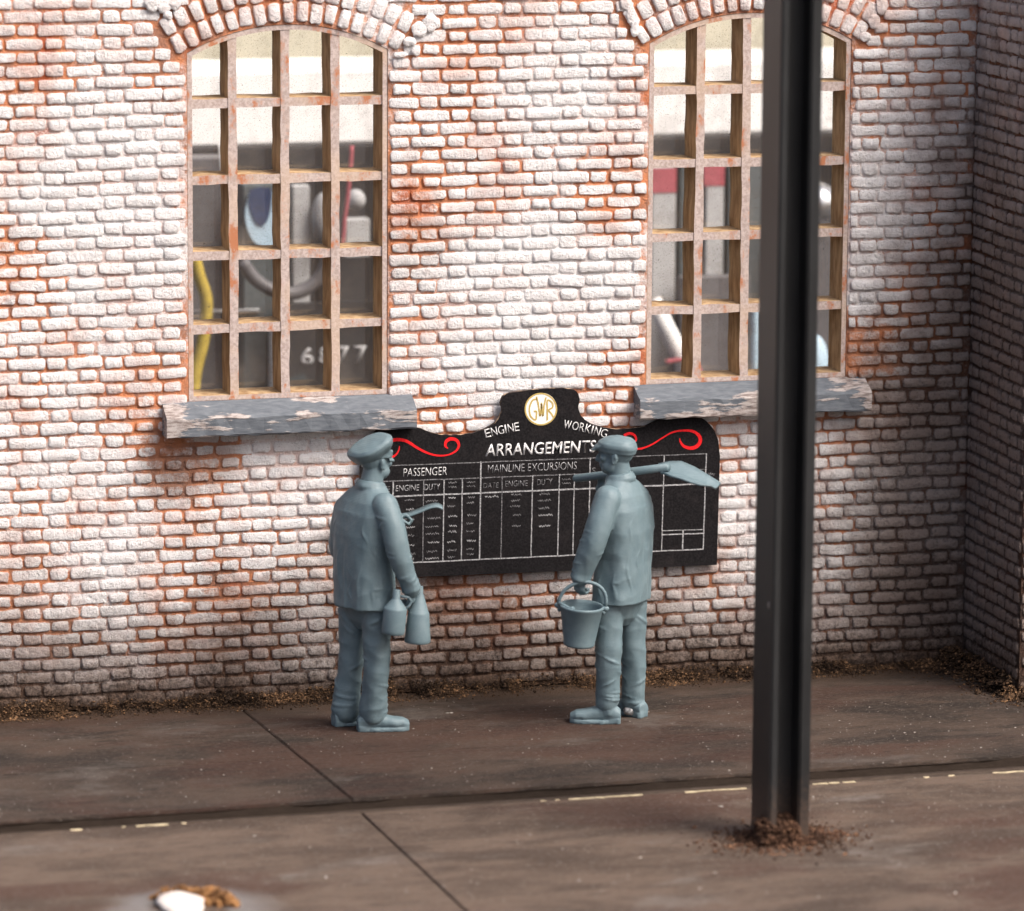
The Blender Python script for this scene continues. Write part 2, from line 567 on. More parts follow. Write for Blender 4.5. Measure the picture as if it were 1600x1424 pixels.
def board_mat():
    n = NT('matt_black_board')
    f = n.noise(90, 4, 0.6)
    g = n.noise(7, 3, 0.6)
    c = n.mix(n.step(f, 0.35, 0.7), (0.007, 0.0065, 0.007), (0.020, 0.018, 0.019))
    c = n.mix(n.math('MULTIPLY', n.step(g, 0.5, 0.7), 0.3), c, (0.035, 0.029, 0.029))
    n.bump(f, 0.002, 0.5)
    return n.out(c, 0.8, 0.08)


M['board'] = board_mat()


def edge_mat():
    n = NT('board_cut_edge')
    f = n.noise(26, 3)
    return n.out(n.mix(n.step(f, 0.5, 0.62), (0.03, 0.02, 0.018), (0.42, 0.30, 0.2)), 0.8, 0.2)


M['board_edge'] = edge_mat()


def print_mat(name, col, col2):
    n = NT(name)
    f = n.noise(130, 3, 0.6)
    return n.out(n.mix(n.step(f, 0.40, 0.60), col2, col), 0.7, 0.2)


M['white_print'] = print_mat('white_lettering', (0.80, 0.79, 0.78), (0.45, 0.44, 0.43))
M['grey_print'] = print_mat('thin_grey_lettering', (0.24, 0.235, 0.24), (0.06, 0.058, 0.06))
M['line_print'] = print_mat('ruled_white', (0.46, 0.455, 0.46), (0.17, 0.168, 0.17))
M['red_print'] = print_mat('scarlet_scroll', (0.80, 0.012, 0.018), (0.60, 0.01, 0.012))
M['roundel'] = print_mat('ivory_roundel', (0.86, 0.84, 0.79), (0.76, 0.74, 0.68))
M['gold'] = print_mat('ochre_gold', (0.50, 0.37, 0.13), (0.42, 0.31, 0.10))


def pillar_mat():
    n = NT('charcoal_column_paint')
    f = n.noise(6, 4, 0.6, vec=n.scaled((1, 1, 0.25)))
    g = n.noise(45, 3, 0.6, off=3)
    c = n.mix(n.step(f, 0.35, 0.68), (0.0095, 0.0102, 0.0108), (0.018, 0.019, 0.0198))
    c = n.mix(n.math('MULTIPLY', n.step(g, 0.74, 0.78), 0.6), c, (0.3, 0.3, 0.3))
    x, y, z = n.xyz()
    hh = n.math('ADD', z, n.math('MULTIPLY', n.math('SUBTRACT', g, 0.5), 0.6))
    c = n.mix(n.math('MULTIPLY', n.math('SUBTRACT', 1.0, n.step(hh, -0.05, 0.35)), 0.8), c, (0.075, 0.048, 0.034))
    n.bump(n.noise(70, 3, 0.6), 0.002, 0.5)
    return n.out(c, 0.46, 0.45)


M['pillar'] = pillar_mat()

# ------------------------------------------------------------------ ground, pavement, road
EDGE_PX = [(-400, 1314), (0, 1281), (550, 1247), (1180, 1206), (1600, 1180), (2000, 1156)]
edge = [on_ground(*p) for p in EDGE_PX]
kb = np.polyfit([p.x for p in edge], [p.y for p in edge], 1)
lp = [on_ground(px, py) for px, py in ((490, 1184), (1020, 1153), (1600, 1121))]
kl = np.polyfit([p.x for p in lp], [p.y for p in lp], 1)
ROAD_Z = -0.050
rp = [on_ground(px, py, ROAD_Z) for px, py in ((240, 1289), (925, 1247), (1110, 1236), (1300, 1224), (1560, 1207))]
kr = np.polyfit([p.x for p in rp], [p.y for p in rp], 1)
print('kerb line', kb, 'joint line', kl, 'road line', kr)
XL, XR = -9.0, 9.0
ja, jb = on_ground(378, 1108), on_ground(552, 1250)          # cross joint in the pavement
jr_a, jr_b = on_ground(556, 1262, ROAD_Z), on_ground(706, 1402, ROAD_Z)


def cross_x(y, a, b):
    t = (y - a.y) / (b.y - a.y)
    return a.x + (b.x - a.x) * t


ground = pydata_obj('ground', [(-60, -60, -0.30), (60, -60, -0.30), (60, 60, -0.30), (-60, 60, -0.30)], [(0, 1, 2, 3)], M['road'])
tag(ground, kind='structure')


def slab_mesh(bm, poly, z1, z0, amp=0.004, bevel=0.008, n_edge=40):
    """slab with softly ragged edges: poly = ccw corner list in x,y"""
    pts = []
    for i, a in enumerate(poly):
        b = poly[(i + 1) % len(poly)]
        L = math.hypot(b[0] - a[0], b[1] - a[1])
        k = max(1, min(n_edge, int(L / 0.12)))
        for j in range(k):
            t = j / k
            p = (a[0] + (b[0] - a[0]) * t, a[1] + (b[1] - a[1]) * t)
            d = mnoise.noise((p[0] * 4.0, p[1] * 4.0, 3.3)) * amp + random.uniform(-1, 1) * amp * 0.5
            pts.append((p[0], p[1] + d))
    cx = sum(p[0] for p in pts) / len(pts)
    cy = sum(p[1] for p in pts) / len(pts)
    top = []
    for x, y in pts:
        dx, dy = cx - x, cy - y
        L = math.hypot(dx, dy)
        top.append(bm.verts.new((x + dx / L * bevel, y + dy / L * bevel, z1)))
    mid = [bm.verts.new((x, y, z1 - bevel * (0.7 + random.random() * 0.8))) for x, y in pts]
    bot = [bm.verts.new((x, y, z0)) for x, y in pts]
    bm.faces.new(top)
    n = len(pts)
    for A, B in ((top, mid), (mid, bot)):
        for i in range(n):
            j = (i + 1) % n
            bm.faces.new((A[j], A[i], B[i], B[j]))


pavement = empty('pavement', (0, 0, 0))
tag(pavement, kind='structure')
LY = lambda x: kl[0] * x + kl[1]
KY = lambda x: kb[0] * x + kb[1]
g = 0.0045
xw = cross_x(0.2, ja, jb)
yl0 = LY(cross_x(kl[1], ja, jb))
xj = cross_x(yl0, ja, jb)
xk = cross_x(KY(jb.x), ja, jb)
for poly in ([(XL, LY(XL) + g), (xj - g, LY(xj) + g), (xw - g, 0.2), (XL, 0.2)],
             [(xj + g, LY(xj) + 0.5 * g), (XR, LY(XR) + 0.5 * g), (XR, 0.2), (xw + g, 0.2)],
             [(XL, KY(XL)), (xk - 1.3 * g, KY(xk)), (xj - g, LY(xj) - 0.5 * g), (XL, LY(XL) - g)],
             [(xk + 1.3 * g, KY(xk)), (XR, KY(XR)), (XR, LY(XR) - 0.5 * g), (xj + g, LY(xj) - 0.5 * g)]):
    bm = bmesh.new()
    slab_mesh(bm, poly, 0.0, -0.018, 0.008, 0.008, 160)
    mesh_obj('slab', bm, M['pavement'], pavement)

M['gutter'] = gutter_mat()
bm = bmesh.new()
a_ = [(XL, KY(XL) + 0.006), (XR, KY(XR) + 0.006), (XR, 0.6), (XL, 0.6)]
t_ = [bm.verts.new((x, y, -0.0125)) for x, y in a_]
b_ = [bm.verts.new((x, y, -0.25)) for x, y in a_]
bm.faces.new(t_); bm.faces.new(list(reversed(b_)))
for i in range(4): bm.faces.new((t_[(i + 1) % 4], t_[i], b_[i], b_[(i + 1) % 4]))
mesh_obj('bed', bm, M['gutter'], pavement)
bm = bmesh.new()
RY = lambda x: kr[0] * x + kr[1]
prev = None
for i in range(241):
    x = XL + (XR - XL) * i / 240
    nz = mnoise.noise((x * 3.1, 2.0, 0)) * 0.006 + mnoise.noise((x * 11, 5.0, 0)) * 0.003
    k_, r_ = KY(x), RY(x)
    row = [bm.verts.new((x, k_ + 0.5, -0.062)), bm.verts.new((x, k_ + 0.004, -0.062)), bm.verts.new((x, k_ * 0.75 + r_ * 0.25, -0.062 + nz)),
           bm.verts.new((x, k_ * 0.25 + r_ * 0.75, -0.057 + nz * 0.5)), bm.verts.new((x, r_ - 0.02, -0.058))]
    if prev:
        for a in range(4): bm.faces.new((prev[a], prev[a + 1], row[a + 1], row[a]))
    prev = row
bmesh.ops.recalc_face_normals(bm, faces=bm.faces[:])
gutter = mesh_obj('gutter', bm, M['gutter'], None, True)
tag(gutter, kind='structure')
road = empty('road', (0, 0, 0))
tag(road, kind='structure')
RY = lambda x: kr[0] * x + kr[1]
yb = -9.0
xa = cross_x(RY(jr_a.x), jr_a, jr_b)
xb = cross_x(yb, jr_a, jr_b)
for poly in ([(XL, yb), (xb - 0.006, yb), (xa - 0.006, RY(xa)), (XL, RY(XL))],
             [(xb + 0.006, yb), (XR, yb), (XR, RY(XR)), (xa + 0.006, RY(xa))]):
    bm = bmesh.new()
    slab_mesh(bm, poly, ROAD_Z, ROAD_Z - 0.08, 0.004, 0.006, 160)
    mesh_obj('slab', bm, M['road'], road)
bm = bmesh.new()
box(bm, XL, XR, -40, yb - 0.012, ROAD_Z - 0.1, ROAD_Z - 0.002)
mesh_obj('far_slab', bm, M['road'], road)
# bare cream plastic showing along the road edge
for x0, x1 in ((212, 262), (190, 196), (283, 290), (845, 852), (868, 874), (888, 944), (946, 1004), (1070, 1112), (1114, 1166), (1270, 1293), (1296, 1312),
               (1317, 1336), (1444, 1452), (1552, 1600), (110, 128), (1482, 1492)):
    def pe(px):
        py = 1304.0 - 0.0612 * px
        p = on_ground(px, py, ROAD_Z)
        return Vector((p.x, RY(p.x) - 0.004, ROAD_Z))
    a, b = pe(x0), pe(x1)
    bm = bmesh.new()
    k = max(2, int((b.x - a.x) / 0.05))
    w = 0.022 if x1 - x0 > 15 else 0.018
    topv = [[], []]
    for i in range(k + 1):
        t = i / k
        p = a.lerp(b, t)
        for s in (0, 1):
            topv[s].append(bm.verts.new((p.x, RY(p.x) + (-w * random.uniform(0.45, 1.35) if s == 0 else 0.002 + random.uniform(-0.004, 0.002)), ROAD_Z + 0.004)))
    for i in range(k):
        bm.faces.new((topv[0][i], topv[0][i + 1], topv[1][i + 1], topv[1][i]))
    r = bmesh.ops.extrude_face_region(bm, geom=bm.faces[:])
    bmesh.ops.translate(bm, verts=[v for v in r['geom'] if isinstance(v, bmesh.types.BMVert)], vec=(0, 0, -0.012))
    bmesh.ops.recalc_face_normals(bm, faces=bm.faces[:])
    mesh_obj('edge_chip', bm, M['cream'], road)

# ------------------------------------------------------------------ bricks
CH = 0.0756          # course height
SP, HP = 0.2195, 0.1135  # stretcher and header pitch
JT = 0.0090


def brick_template(L, Hh, seed, depth=0.0155):
    r = random.Random(seed)
    a, b = L / 2, Hh / 2
    c = min(0.012, b * 0.4)
    base = [(-a + c, -b), (0, -b), (a - c, -b), (a, -b + c), (a, b - c), (a - c, b), (0, b), (-a + c, b), (-a, b - c), (-a, -b + c)]
    base = [(x + r.uniform(-1, 1) * 0.0040, z + r.uniform(-1, 1) * 0.0036) for x, z in base]
    v, pr = [], []
    for k, (ins, dep, p) in enumerate(((0.0, 0.003, 0.0), (0.0034, -0.66 * depth, 0.42), (0.0105, -depth, 1.0))):
        for x, z in base:
            sx = (a - ins) / a
            sz = (b - ins) / b
            v.append((x * sx + (r.uniform(-1, 1) * 0.003 if k else 0), dep + (r.uniform(-1, 1) * 0.0045 if k else 0), z * sz + (r.uniform(-1, 1) * 0.0025 if k else 0)))
            pr.append(p)
    f = []
    for k in range(2):
        for i in range(10):
            j = (i + 1) % 10
            f.append((k * 10 + i, k * 10 + j, (k + 1) * 10 + j, (k + 1) * 10 + i))
    t = 20
    f += [(t, t + 1, t + 7, t + 8), (t, t + 8, t + 9), (t + 1, t + 2, t + 5, t + 6), (t + 1, t + 6, t + 7), (t + 2, t + 3, t + 4, t + 5)]
    return np.array(v), f, np.array(pr)


def template_mesh(name, tpl, mat):
    v, f, pr = tpl
    me = bpy.data.meshes.new(name)
    me.from_pydata([tuple(p) for p in v], [], f)
    me.polygons.foreach_set('use_smooth', [True] * len(me.polygons))
    at = me.attributes.new('proud', 'FLOAT', 'POINT')
    at.data.foreach_set('value', pr.astype(np.float32))
    me.materials.append(mat)
    me.update()
    return me


S_T = [brick_template(SP - JT, CH - JT * 1.15, 100 + i) for i in range(14)]
H_T = [brick_template(HP - JT, CH - JT * 1.15, 300 + i) for i in range(10)]


def arch_of(xl, xr, zs, za):
    """circle through the springing points and the crown"""
    hw, rise = (xr - xl) / 2, za - zs
    R = (hw * hw + rise * rise) / (2 * rise)
    return (xl + xr) / 2, za - R, R


class Win:
    pass


wins = []
for (l, r_, b_l, b_r, spl, spr, apex, trans, mull) in (
        ((293, 340), (606, 340), (293, 628), (603, 617), (295, 76), (609, 84), (462, 38), (160, 279, 397, 511), (366, 446, 525)),
        ((1012, 340), (1326, 340), (1012, 603), (1324, 588), (1008, 72), (1330, 58), (1170, 20), (140, 253, 368, 481), (1092, 1166, 1236))):
    w = Win()
    w.xl, w.xr = on_wall(*l).x, on_wall(*r_).x
    w.zb = 0.5 * (on_wall(*b_l).z + on_wall(*b_r).z)
    w.zs = 0.5 * (on_wall(*spl).z + on_wall(*spr).z)
    w.za = on_wall(*apex).z
    w.cx, w.cz, w.R = arch_of(w.xl, w.xr, w.zs, w.za)
    xm = 0.5 * (l[0] + r_[0])
    w.trans = [on_wall(xm, t).z for t in trans]
    w.mull = [on_wall(m, 340).x for m in mull]
    w.az = lambda x, off=0.0, w=w: w.cz + math.sqrt(max(1e-6, (w.R + off) ** 2 - (x - w.cx) ** 2))
    w.half = math.asin(((w.xr - w.xl) / 2) / w.R)
    wins.append(w)
    print('win', w.xl, w.xr, w.zb, w.zs, w.za, w.trans, w.mull)

RING = 0.245


def free_intervals(z, x0, x1):
    iv = [(x0, x1)]

    def cut(a, b):
        nonlocal iv
        out = []
        for p, q in iv:
            if b <= p or a >= q: out.append((p, q)); continue
            if a > p: out.append((p, a))
            if b < q: out.append((b, q))
        iv = out
    for w in wins:
        if w.zb - 0.02 < z < w.zs: cut(w.xl - 0.004, w.xr + 0.004)
        # sill pocket
        if w.zb - 0.10 < z <= w.zb - 0.02: cut(w.xl - 0.10, w.xr + 0.13)
        # arch ring with raking ends
        if z > w.zs - 0.03:
            Ro = w.R + RING + 0.01
            t = Ro * Ro - (z - w.cz) ** 2
            if t > 0:
                hx = min(math.sqrt(t), (z - w.cz) * math.tan(w.half + 0.05) + 0.02)
                cut(w.cx - hx, w.cx + hx)
    return iv


def lay_courses(u0, u1, z0, z1, intervals):
    """Flemish bond; yields (centre u, centre z, length, kind)"""
    n = int((z1 - z0) / CH)
    for c in range(n):
        z = z0 + (c + 0.5) * CH
        off = 0.0 if c % 2 == 0 else (SP + HP) / 2
        off += random.uniform(-0.012, 0.012)
        for p, q in intervals(z, u0, u1):
            x = u0 - 1.0 + off
            k = 0
            while x < q:
                L = SP if k % 2 == 0 else HP
                a, b = max(x, p), min(x + L, q)
                full = (b - a) > L - 0.002
                if b - a > 0.045:
                    yield ((a + b) / 2, z, b - a, 0 if L == SP else 1, L)
                x += L
                k += 1


brick_wall = empty('brick_wall', (0.0, 0.0, 0.0))
tag(brick_wall, 'long whitewashed brick wall with two arched windows, orange brick showing in the joints', 'wall', kind='thing')

# backing of mortar with arched openings
bm = bmesh.new()


def loop_edges(pts):
    vs = [bm.verts.new((x, 0, z)) for x, z in pts]
    for i in range(len(vs)): bm.edges.new((vs[i], vs[(i + 1) % len(vs)]))


def opening(w, inset=0.0, n=18):
    pts = [(w.xl + inset, w.zb + inset), (w.xr - inset, w.zb + inset)]
    xs = np.linspace(w.xr - inset, w.xl + inset, n)
    pts += [(x, w.az(x, -inset)) for x in xs]
    return pts


loop_edges([(WALL_L, 0.012), (CORNER_X + 0.3, 0.012), (CORNER_X + 0.3, WALL_TOP), (WALL_L, WALL_TOP)])
for w in wins: loop_edges(opening(w))
bmesh.ops.triangle_fill(bm, edges=bm.edges[:], use_beauty=True, use_dissolve=False)
bmesh.ops.recalc_face_normals(bm, faces=bm.faces[:])
if bm.faces[0].normal.y > 0: bmesh.ops.reverse_faces(bm, faces=bm.faces[:])
res = bmesh.ops.extrude_face_region(bm, geom=bm.faces[:])
bmesh.ops.translate(bm, verts=[v for v in res['geom'] if isinstance(v, bmesh.types.BMVert)], vec=(0, 0.27, 0))
bmesh.ops.recalc_face_normals(bm, faces=bm.faces[:])
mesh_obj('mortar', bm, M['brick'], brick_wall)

s_meshes = [template_mesh('brick', t, M['brick']) for t in S_T]
h_meshes = [template_mesh('brick', t, M['brick']) for t in H_T]

# screen rectangles that hide parts of the wall from the camera (only used to pick which bricks become single objects)
HID = [(512, 670, 640, 1150), (905, 680, 1022, 1140), (1176, 0, 1280, 1330), (570, 690, 1122, 890), (790, 610, 905, 700),
       (595, 910, 670, 1010), (868, 900, 942, 1020), (250, 640, 655, 682), (990, 598, 1358, 648)]
cand = []
for (u, z, L, kind, L0) in lay_courses(WALL_L, CORNER_X - 0.005, 0.02, WALL_TOP - 0.01, free_intervals):
    wob = mnoise.noise((u * 1.7, z * 0.9, 0.0)) * 0.011 + mnoise.noise((u * 7, z * 3, 5.0)) * 0.006
    ti = random.randrange(14 if kind == 0 else 10)
    sx = (L - JT) / (L0 - JT) * random.uniform(0.95, 1.075)
    sz = random.uniform(0.94, 1.09)
    sy = random.uniform(0.45, 1.05) * (0.85 + 0.4 * max(0.0, min(1.0, (u + 1.0) / 3.5)))
    rot = random.gauss(0, 0.014)
    flip = random.random() < 0.5
    px, py, sc = to_px((u, 0, z + wob))
    vis = 4 < px < 1596 and 4 < py < 1085 and not any(a < px < b and c < py < d for a, c, b, d in HID)
    area = L * sc * sc * (1.0 if vis else 0.0) * sx * sz
    cand.append((area, u, z + wob, ti, kind, sx, sy, sz, rot, flip))
cand.sort(key=lambda t: -t[0])
print('bricks in wall', len(cand))
SINGLE = 300


def place_matrix(u, z, sx, sy, sz, rot, flip):
    m = Matrix.Translation((u, 0, z)) @ Matrix.Rotation(rot + (math.pi if flip else 0), 4, 'Y') @ Matrix.Diagonal((sx, sy, sz, 1))
    return m


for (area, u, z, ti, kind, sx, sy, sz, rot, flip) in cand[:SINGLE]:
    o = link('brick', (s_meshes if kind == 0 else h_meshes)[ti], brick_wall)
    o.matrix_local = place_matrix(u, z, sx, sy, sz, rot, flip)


def join_bricks(name, items, tpls, mat, parent, mat_fn):
    V, Fs, P = [], [], []
    n = 0
    for it in items:
        v, f, pr = tpls(it)
        m = np.array(mat_fn(it))
        vv = v @ m[:3, :3].T + m[:3, 3]
        V.append(vv); P.append(pr)
        Fs += [tuple(i + n for i in q) for q in f]
        n += len(v)
    me = bpy.data.meshes.new(name)
    me.from_pydata(np.concatenate(V).tolist(), [], Fs)
    me.polygons.foreach_set('use_smooth', [True] * len(me.polygons))
    at = me.attributes.new('proud', 'FLOAT', 'POINT')
    at.data.foreach_set('value', np.concatenate(P).astype(np.float32))
    me.materials.append(mat)
    me.update()
    o = link(name, me, parent)
    return tag(o, kind='stuff')


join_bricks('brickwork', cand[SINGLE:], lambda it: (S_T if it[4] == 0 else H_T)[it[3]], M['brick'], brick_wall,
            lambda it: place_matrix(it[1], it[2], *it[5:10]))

# arch rings: two rows of voussoir bricks on end
A_T = [brick_template(0.083 - 0.011, 0.118 - 0.010, 500 + i, 0.016) for i in range(8)]
a_meshes = [template_mesh('arch_brick', t, M['brick']) for t in A_T]
for w in wins:
    for ring in (0, 1):
        Rm = w.R + 0.012 + 0.118 * (ring + 0.5)
        span = 2 * (w.half + 0.045)
        n = int(round(span * (w.R + 0.1) / 0.084))
        for k in range(n):
            t = -span / 2 + (k + 0.5 + (0.0 if ring == 0 else 0.0)) * span / n + random.gauss(0, 0.0015)
            rr = Rm + random.uniform(-0.006, 0.006)
            x, z = w.cx + rr * math.sin(t), w.cz + rr * math.cos(t)
            o = link('arch_brick', random.choice(a_meshes), brick_wall)
            k_w = (w.R + 0.118 * (ring + 0.5)) / (w.R + 0.1)
            o.matrix_local = Matrix.Translation((x, -0.002, z)) @ Matrix.Rotation(t + random.gauss(0, 0.02) + (math.pi if random.random() < 0.5 else 0), 4, 'Y') @ \
                Matrix.Diagonal((k_w * random.uniform(0.92, 1.07), random.uniform(0.6, 1.1), random.uniform(0.98, 1.14), 1))


# ------------------------------------------------------------------ windows (parts of the wall)
def wobble_bar(bm, p0, p1, half, yf, yb, axis, jit=0.0035):
    """bar along z or x with hand-cut wobble; front face material 0, sides 1"""
    L = (p1[0] - p0[0]) if axis == 'x' else (p1[1] - p0[1])
    n = max(3, int(L / 0.09))
    rows = []
    for i in range(n + 1):
        t = i / n
        x = p0[0] + (p1[0] - p0[0]) * t
        z = p0[1] + (p1[1] - p0[1]) * t
        a = half + random.uniform(-jit, jit)
        b = half + random.uniform(-jit, jit)
        if axis == 'x': c = ((x, yf, z - a), (x, yf, z + b), (x, yb, z + b), (x, yb, z - a))
        else: c = ((x - a, yf, z), (x + b, yf, z), (x + b, yb, z), (x - a, yb, z))
        rows.append([bm.verts.new(q) for q in c])
    for A, B in zip(rows, rows[1:]):
        for k in range(4):
            j = (k + 1) % 4
            f = bm.faces.new((A[k], A[j], B[j], B[k]))
            f.material_index = 0 if k == 0 else 1
    bm.faces.new(rows[0]).material_index = 1
    bm.faces.new(list(reversed(rows[-1]))).material_index = 1
    bmesh.ops.recalc_face_normals(bm, faces=bm.faces[:])


FM = [M['frame_front'], M['frame_side']]
for w in wins:
    win = empty('window', (0, 0, 0), brick_wall)
    fw = 0.031
    # arched frame band
    bm = bmesh.new()
    o_ = opening(w, 0.003, 26)
    i_ = opening(w, fw, 26)
    yf, yk = 0.004, 0.235
    ring = [[bm.verts.new((x, y, z)) for x, z in pts] for pts, y in ((o_, yf), (i_, yf), (i_, yk), (o_, yk))]
    n = len(o_)
    for a in range(4):
        b = (a + 1) % 4
        for i in range(n):
            j = (i + 1) % n
            f = bm.faces.new((ring[a][i], ring[a][j], ring[b][j], ring[b][i]))
            f.material_index = 0 if a == 0 else 1
    bmesh.ops.recalc_face_normals(bm, faces=bm.faces[:])
    mesh_obj('frame', bm, FM, win)
    for x in w.mull:
        bm = bmesh.new()
        wobble_bar(bm, (x, w.zb + fw - 0.004), (x + random.uniform(-0.008, 0.008), w.az(x) - fw + 0.004), 0.0255, 0.008, 0.232, 'z')
        mesh_obj('mullion', bm, FM, win)
    for z in w.trans:
        bm = bmesh.new()
        wobble_bar(bm, (w.xl + fw - 0.004, z), (w.xr - fw + 0.004, z + random.uniform(-0.008, 0.008)), 0.0255, 0.0125, 0.229, 'x')
        mesh_obj('transom', bm, FM, win)
    xs = [w.xl + 0.02] + w.mull + [w.xr - 0.02]
    zs = [w.zb + 0.02] + list(reversed(w.trans)) + [None]
    for i in range(4):
        for j in range(5):
            x0, x1, z0 = xs[i] + 0.008, xs[i + 1] - 0.008, zs[j] + 0.008
            bm = bmesh.new()
            if zs[j + 1] is not None:
                pts = [(x0, z0), (x1, z0), (x1, zs[j + 1] - 0.008), (x0, zs[j + 1] - 0.008)]
            else:
                pts = [(x0, z0), (x1, z0)] + [(x, w.az(x) - 0.02) for x in np.linspace(x1, x0, 6)]
            prism(bm, pts, 0.216, 0.221)
            mesh_obj('pane', bm, M['glass'], win)
    # sill with a sloping top and chipped arrises
    bm = bmesh.new()
    x0, x1 = (w.xl - 0.155, w.xr + 0.140) if w is wins[0] else (w.xl - 0.075, w.xr + 0.115)
    zt = w.zb + 0.004
    ns = 26
    rows = []
    for i in range(ns + 1):
        x = x0 + (x1 - x0) * i / ns
        j = lambda s: random.uniform(-s, s)
        rows.append([bm.verts.new(p) for p in ((x, 0.0, zt - 0.002), (x, -0.085 + j(0.003), zt - 0.045 + j(0.003)), (x, -0.135 + j(0.003), zt - 0.068 + j(0.005)),
                                               (x, -0.145 + j(0.004), zt - 0.082 + j(0.004)), (x, -0.145 + j(0.004), zt - 0.178 + j(0.005)),
                                               (x, -0.135 + j(0.003), zt - 0.188 + j(0.004)), (x, 0.0, zt - 0.186))])
    for A, B in zip(rows, rows[1:]):
        for k in range(7):
            q = (k + 1) % 7
            bm.faces.new((A[k], A[q], B[q], B[k]))
    bm.faces.new(rows[0]); bm.faces.new(list(reversed(rows[-1])))
    bmesh.ops.recalc_face_normals(bm, faces=bm.faces[:])
    so_ = mesh_obj('sill', bm, M['sill'], win)
    at = so_.data.attributes.new('arris', 'FLOAT', 'POINT')
    at.data.foreach_set('value', [(0.0, 0.0, 0.8, 1.0, 0.25, 0.7, 0.0)[i % 7] + (0.8 if i // 7 in (0, 1, ns) else 0.0) for i in range(len(so_.data.vertices))])

# rough white filler smeared over the ends of the arches
for spots in (((238, 6, .05, .05), (256, 10, .05, .045), (272, 4, .04, .05), (262, 24, .03, .03)), ((655, 46, .05, .05), (672, 36, .05, .06), (640, 66, .045, .03), (626, 86, .05, .02), (650, 80, .03, .03)),
              ((985, 20, .03, .07), (992, 44, .03, .06), (978, 4, .04, .05)), ((1378, 10, .04, .06), (1366, 34, .04, .05), (1352, 58, .04, .03))):
    bm = bmesh.new()
    for px, py, rx, rz in spots:
        p = on_wall(px, py, -0.02)
        b2_ = bmesh.ops.create_icosphere(bm, subdivisions=3, radius=1.0, matrix=Matrix.Translation(p) @ Matrix.Diagonal((rx * 0.9, 0.010, rz * 0.9, 1)))
    for v in bm.verts:
        v.co += Vector((mnoise.noise(v.co * 45), mnoise.noise(v.co * 45 + Vector((9, 0, 0))) * 0.5, mnoise.noise(v.co * 45 + Vector((0, 9, 0))))) * 0.009
    o = mesh_obj('filler_patch', bm, M['brick'], brick_wall, True)
    at = o.data.attributes.new('proud', 'FLOAT', 'POINT')
    at.data.foreach_set('value', [1.0] * len(o.data.vertices))

# ------------------------------------------------------------------ pier that returns towards the viewer
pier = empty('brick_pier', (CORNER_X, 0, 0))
tag(pier, 'sooty brick pier with shade painted into its brick, returning forward from the wall at the corner', 'pier', kind='thing')
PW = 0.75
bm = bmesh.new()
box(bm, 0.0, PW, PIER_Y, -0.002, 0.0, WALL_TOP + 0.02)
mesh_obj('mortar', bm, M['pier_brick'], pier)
ps_mesh = [template_mesh('brick', t, M['pier_brick']) for t in S_T[:8]]
ph_mesh = [template_mesh('brick', t, M['pier_brick']) for t in H_T[:6]]
plen = -PIER_Y
pc = []
for (u, z, L, kind, L0) in lay_courses(0.01, plen - 0.002, 0.02, WALL_TOP, lambda z, a, b: [(a, b)]):
    wob = mnoise.noise((u * 2 + 9, z * 1.3, 2)) * 0.008
    sx = (L - JT) / (L0 - JT) * random.uniform(0.97, 1.04)
    m = Matrix.Translation((0, -u, z + wob)) @ Matrix.Rotation(-math.pi / 2, 4, 'Z') @ Matrix.Rotation(random.gauss(0, 0.012), 4, 'Y') @ \
        Matrix.Diagonal((sx, random.uniform(0.6, 0.9), random.uniform(0.93, 1.06), 1))
    pc.append((m, kind, z))
pc.sort(key=lambda t: t[2])
print('pier side bricks', len(pc))
for m, kind, z in pc[:300]:
    o = link('brick', random.choice(ps_mesh if kind == 0 else ph_mesh), pier)
    o.matrix_local = m
fc = []
for (u, z, L, kind, L0) in lay_courses(0.0, PW, 0.02, WALL_TOP, lambda z, a, b: [(a, b)]):
    sx = (L - JT) / (L0 - JT)
    m = Matrix.Translation((u, PIER_Y, z)) @ Matrix.Diagonal((sx, 0.8, random.uniform(0.93, 1.06), 1))
    fc.append((m, kind, random.randrange(6)))
rest = [(m, k, random.randrange(6)) for m, k, z in pc[300:]] + fc
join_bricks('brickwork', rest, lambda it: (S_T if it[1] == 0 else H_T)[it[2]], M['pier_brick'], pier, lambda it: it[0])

# ------------------------------------------------------------------ notice board
BY = -0.064
B0 = BY - 0.0015


def bp(px, py, y=BY):
    return on_wall(px, py, y)


board = empty('notice_board', bp(845, 780))
tag(board, 'black board with white ruled columns and red scrolls fixed to the brick wall', 'notice board')
BO = Vector(board.location)


def smooth_path(pts, k=6):
    """Catmull-Rom through 2-D points"""
    P = [np.array(p, float) for p in pts]
    P = [2 * P[0] - P[1]] + P + [2 * P[-1] - P[-2]]
    out = []
    for i in range(1, len(P) - 2):
        a, b, c, d = P[i - 1:i + 3]
        for j in range(k):
            t = j / k
            out.append(0.5 * (2 * b + (c - a) * t + (2 * a - 5 * b + 4 * c - d) * t * t + (3 * b - a - 3 * c + d) * t ** 3))
    out.append(P[-2])
    return out


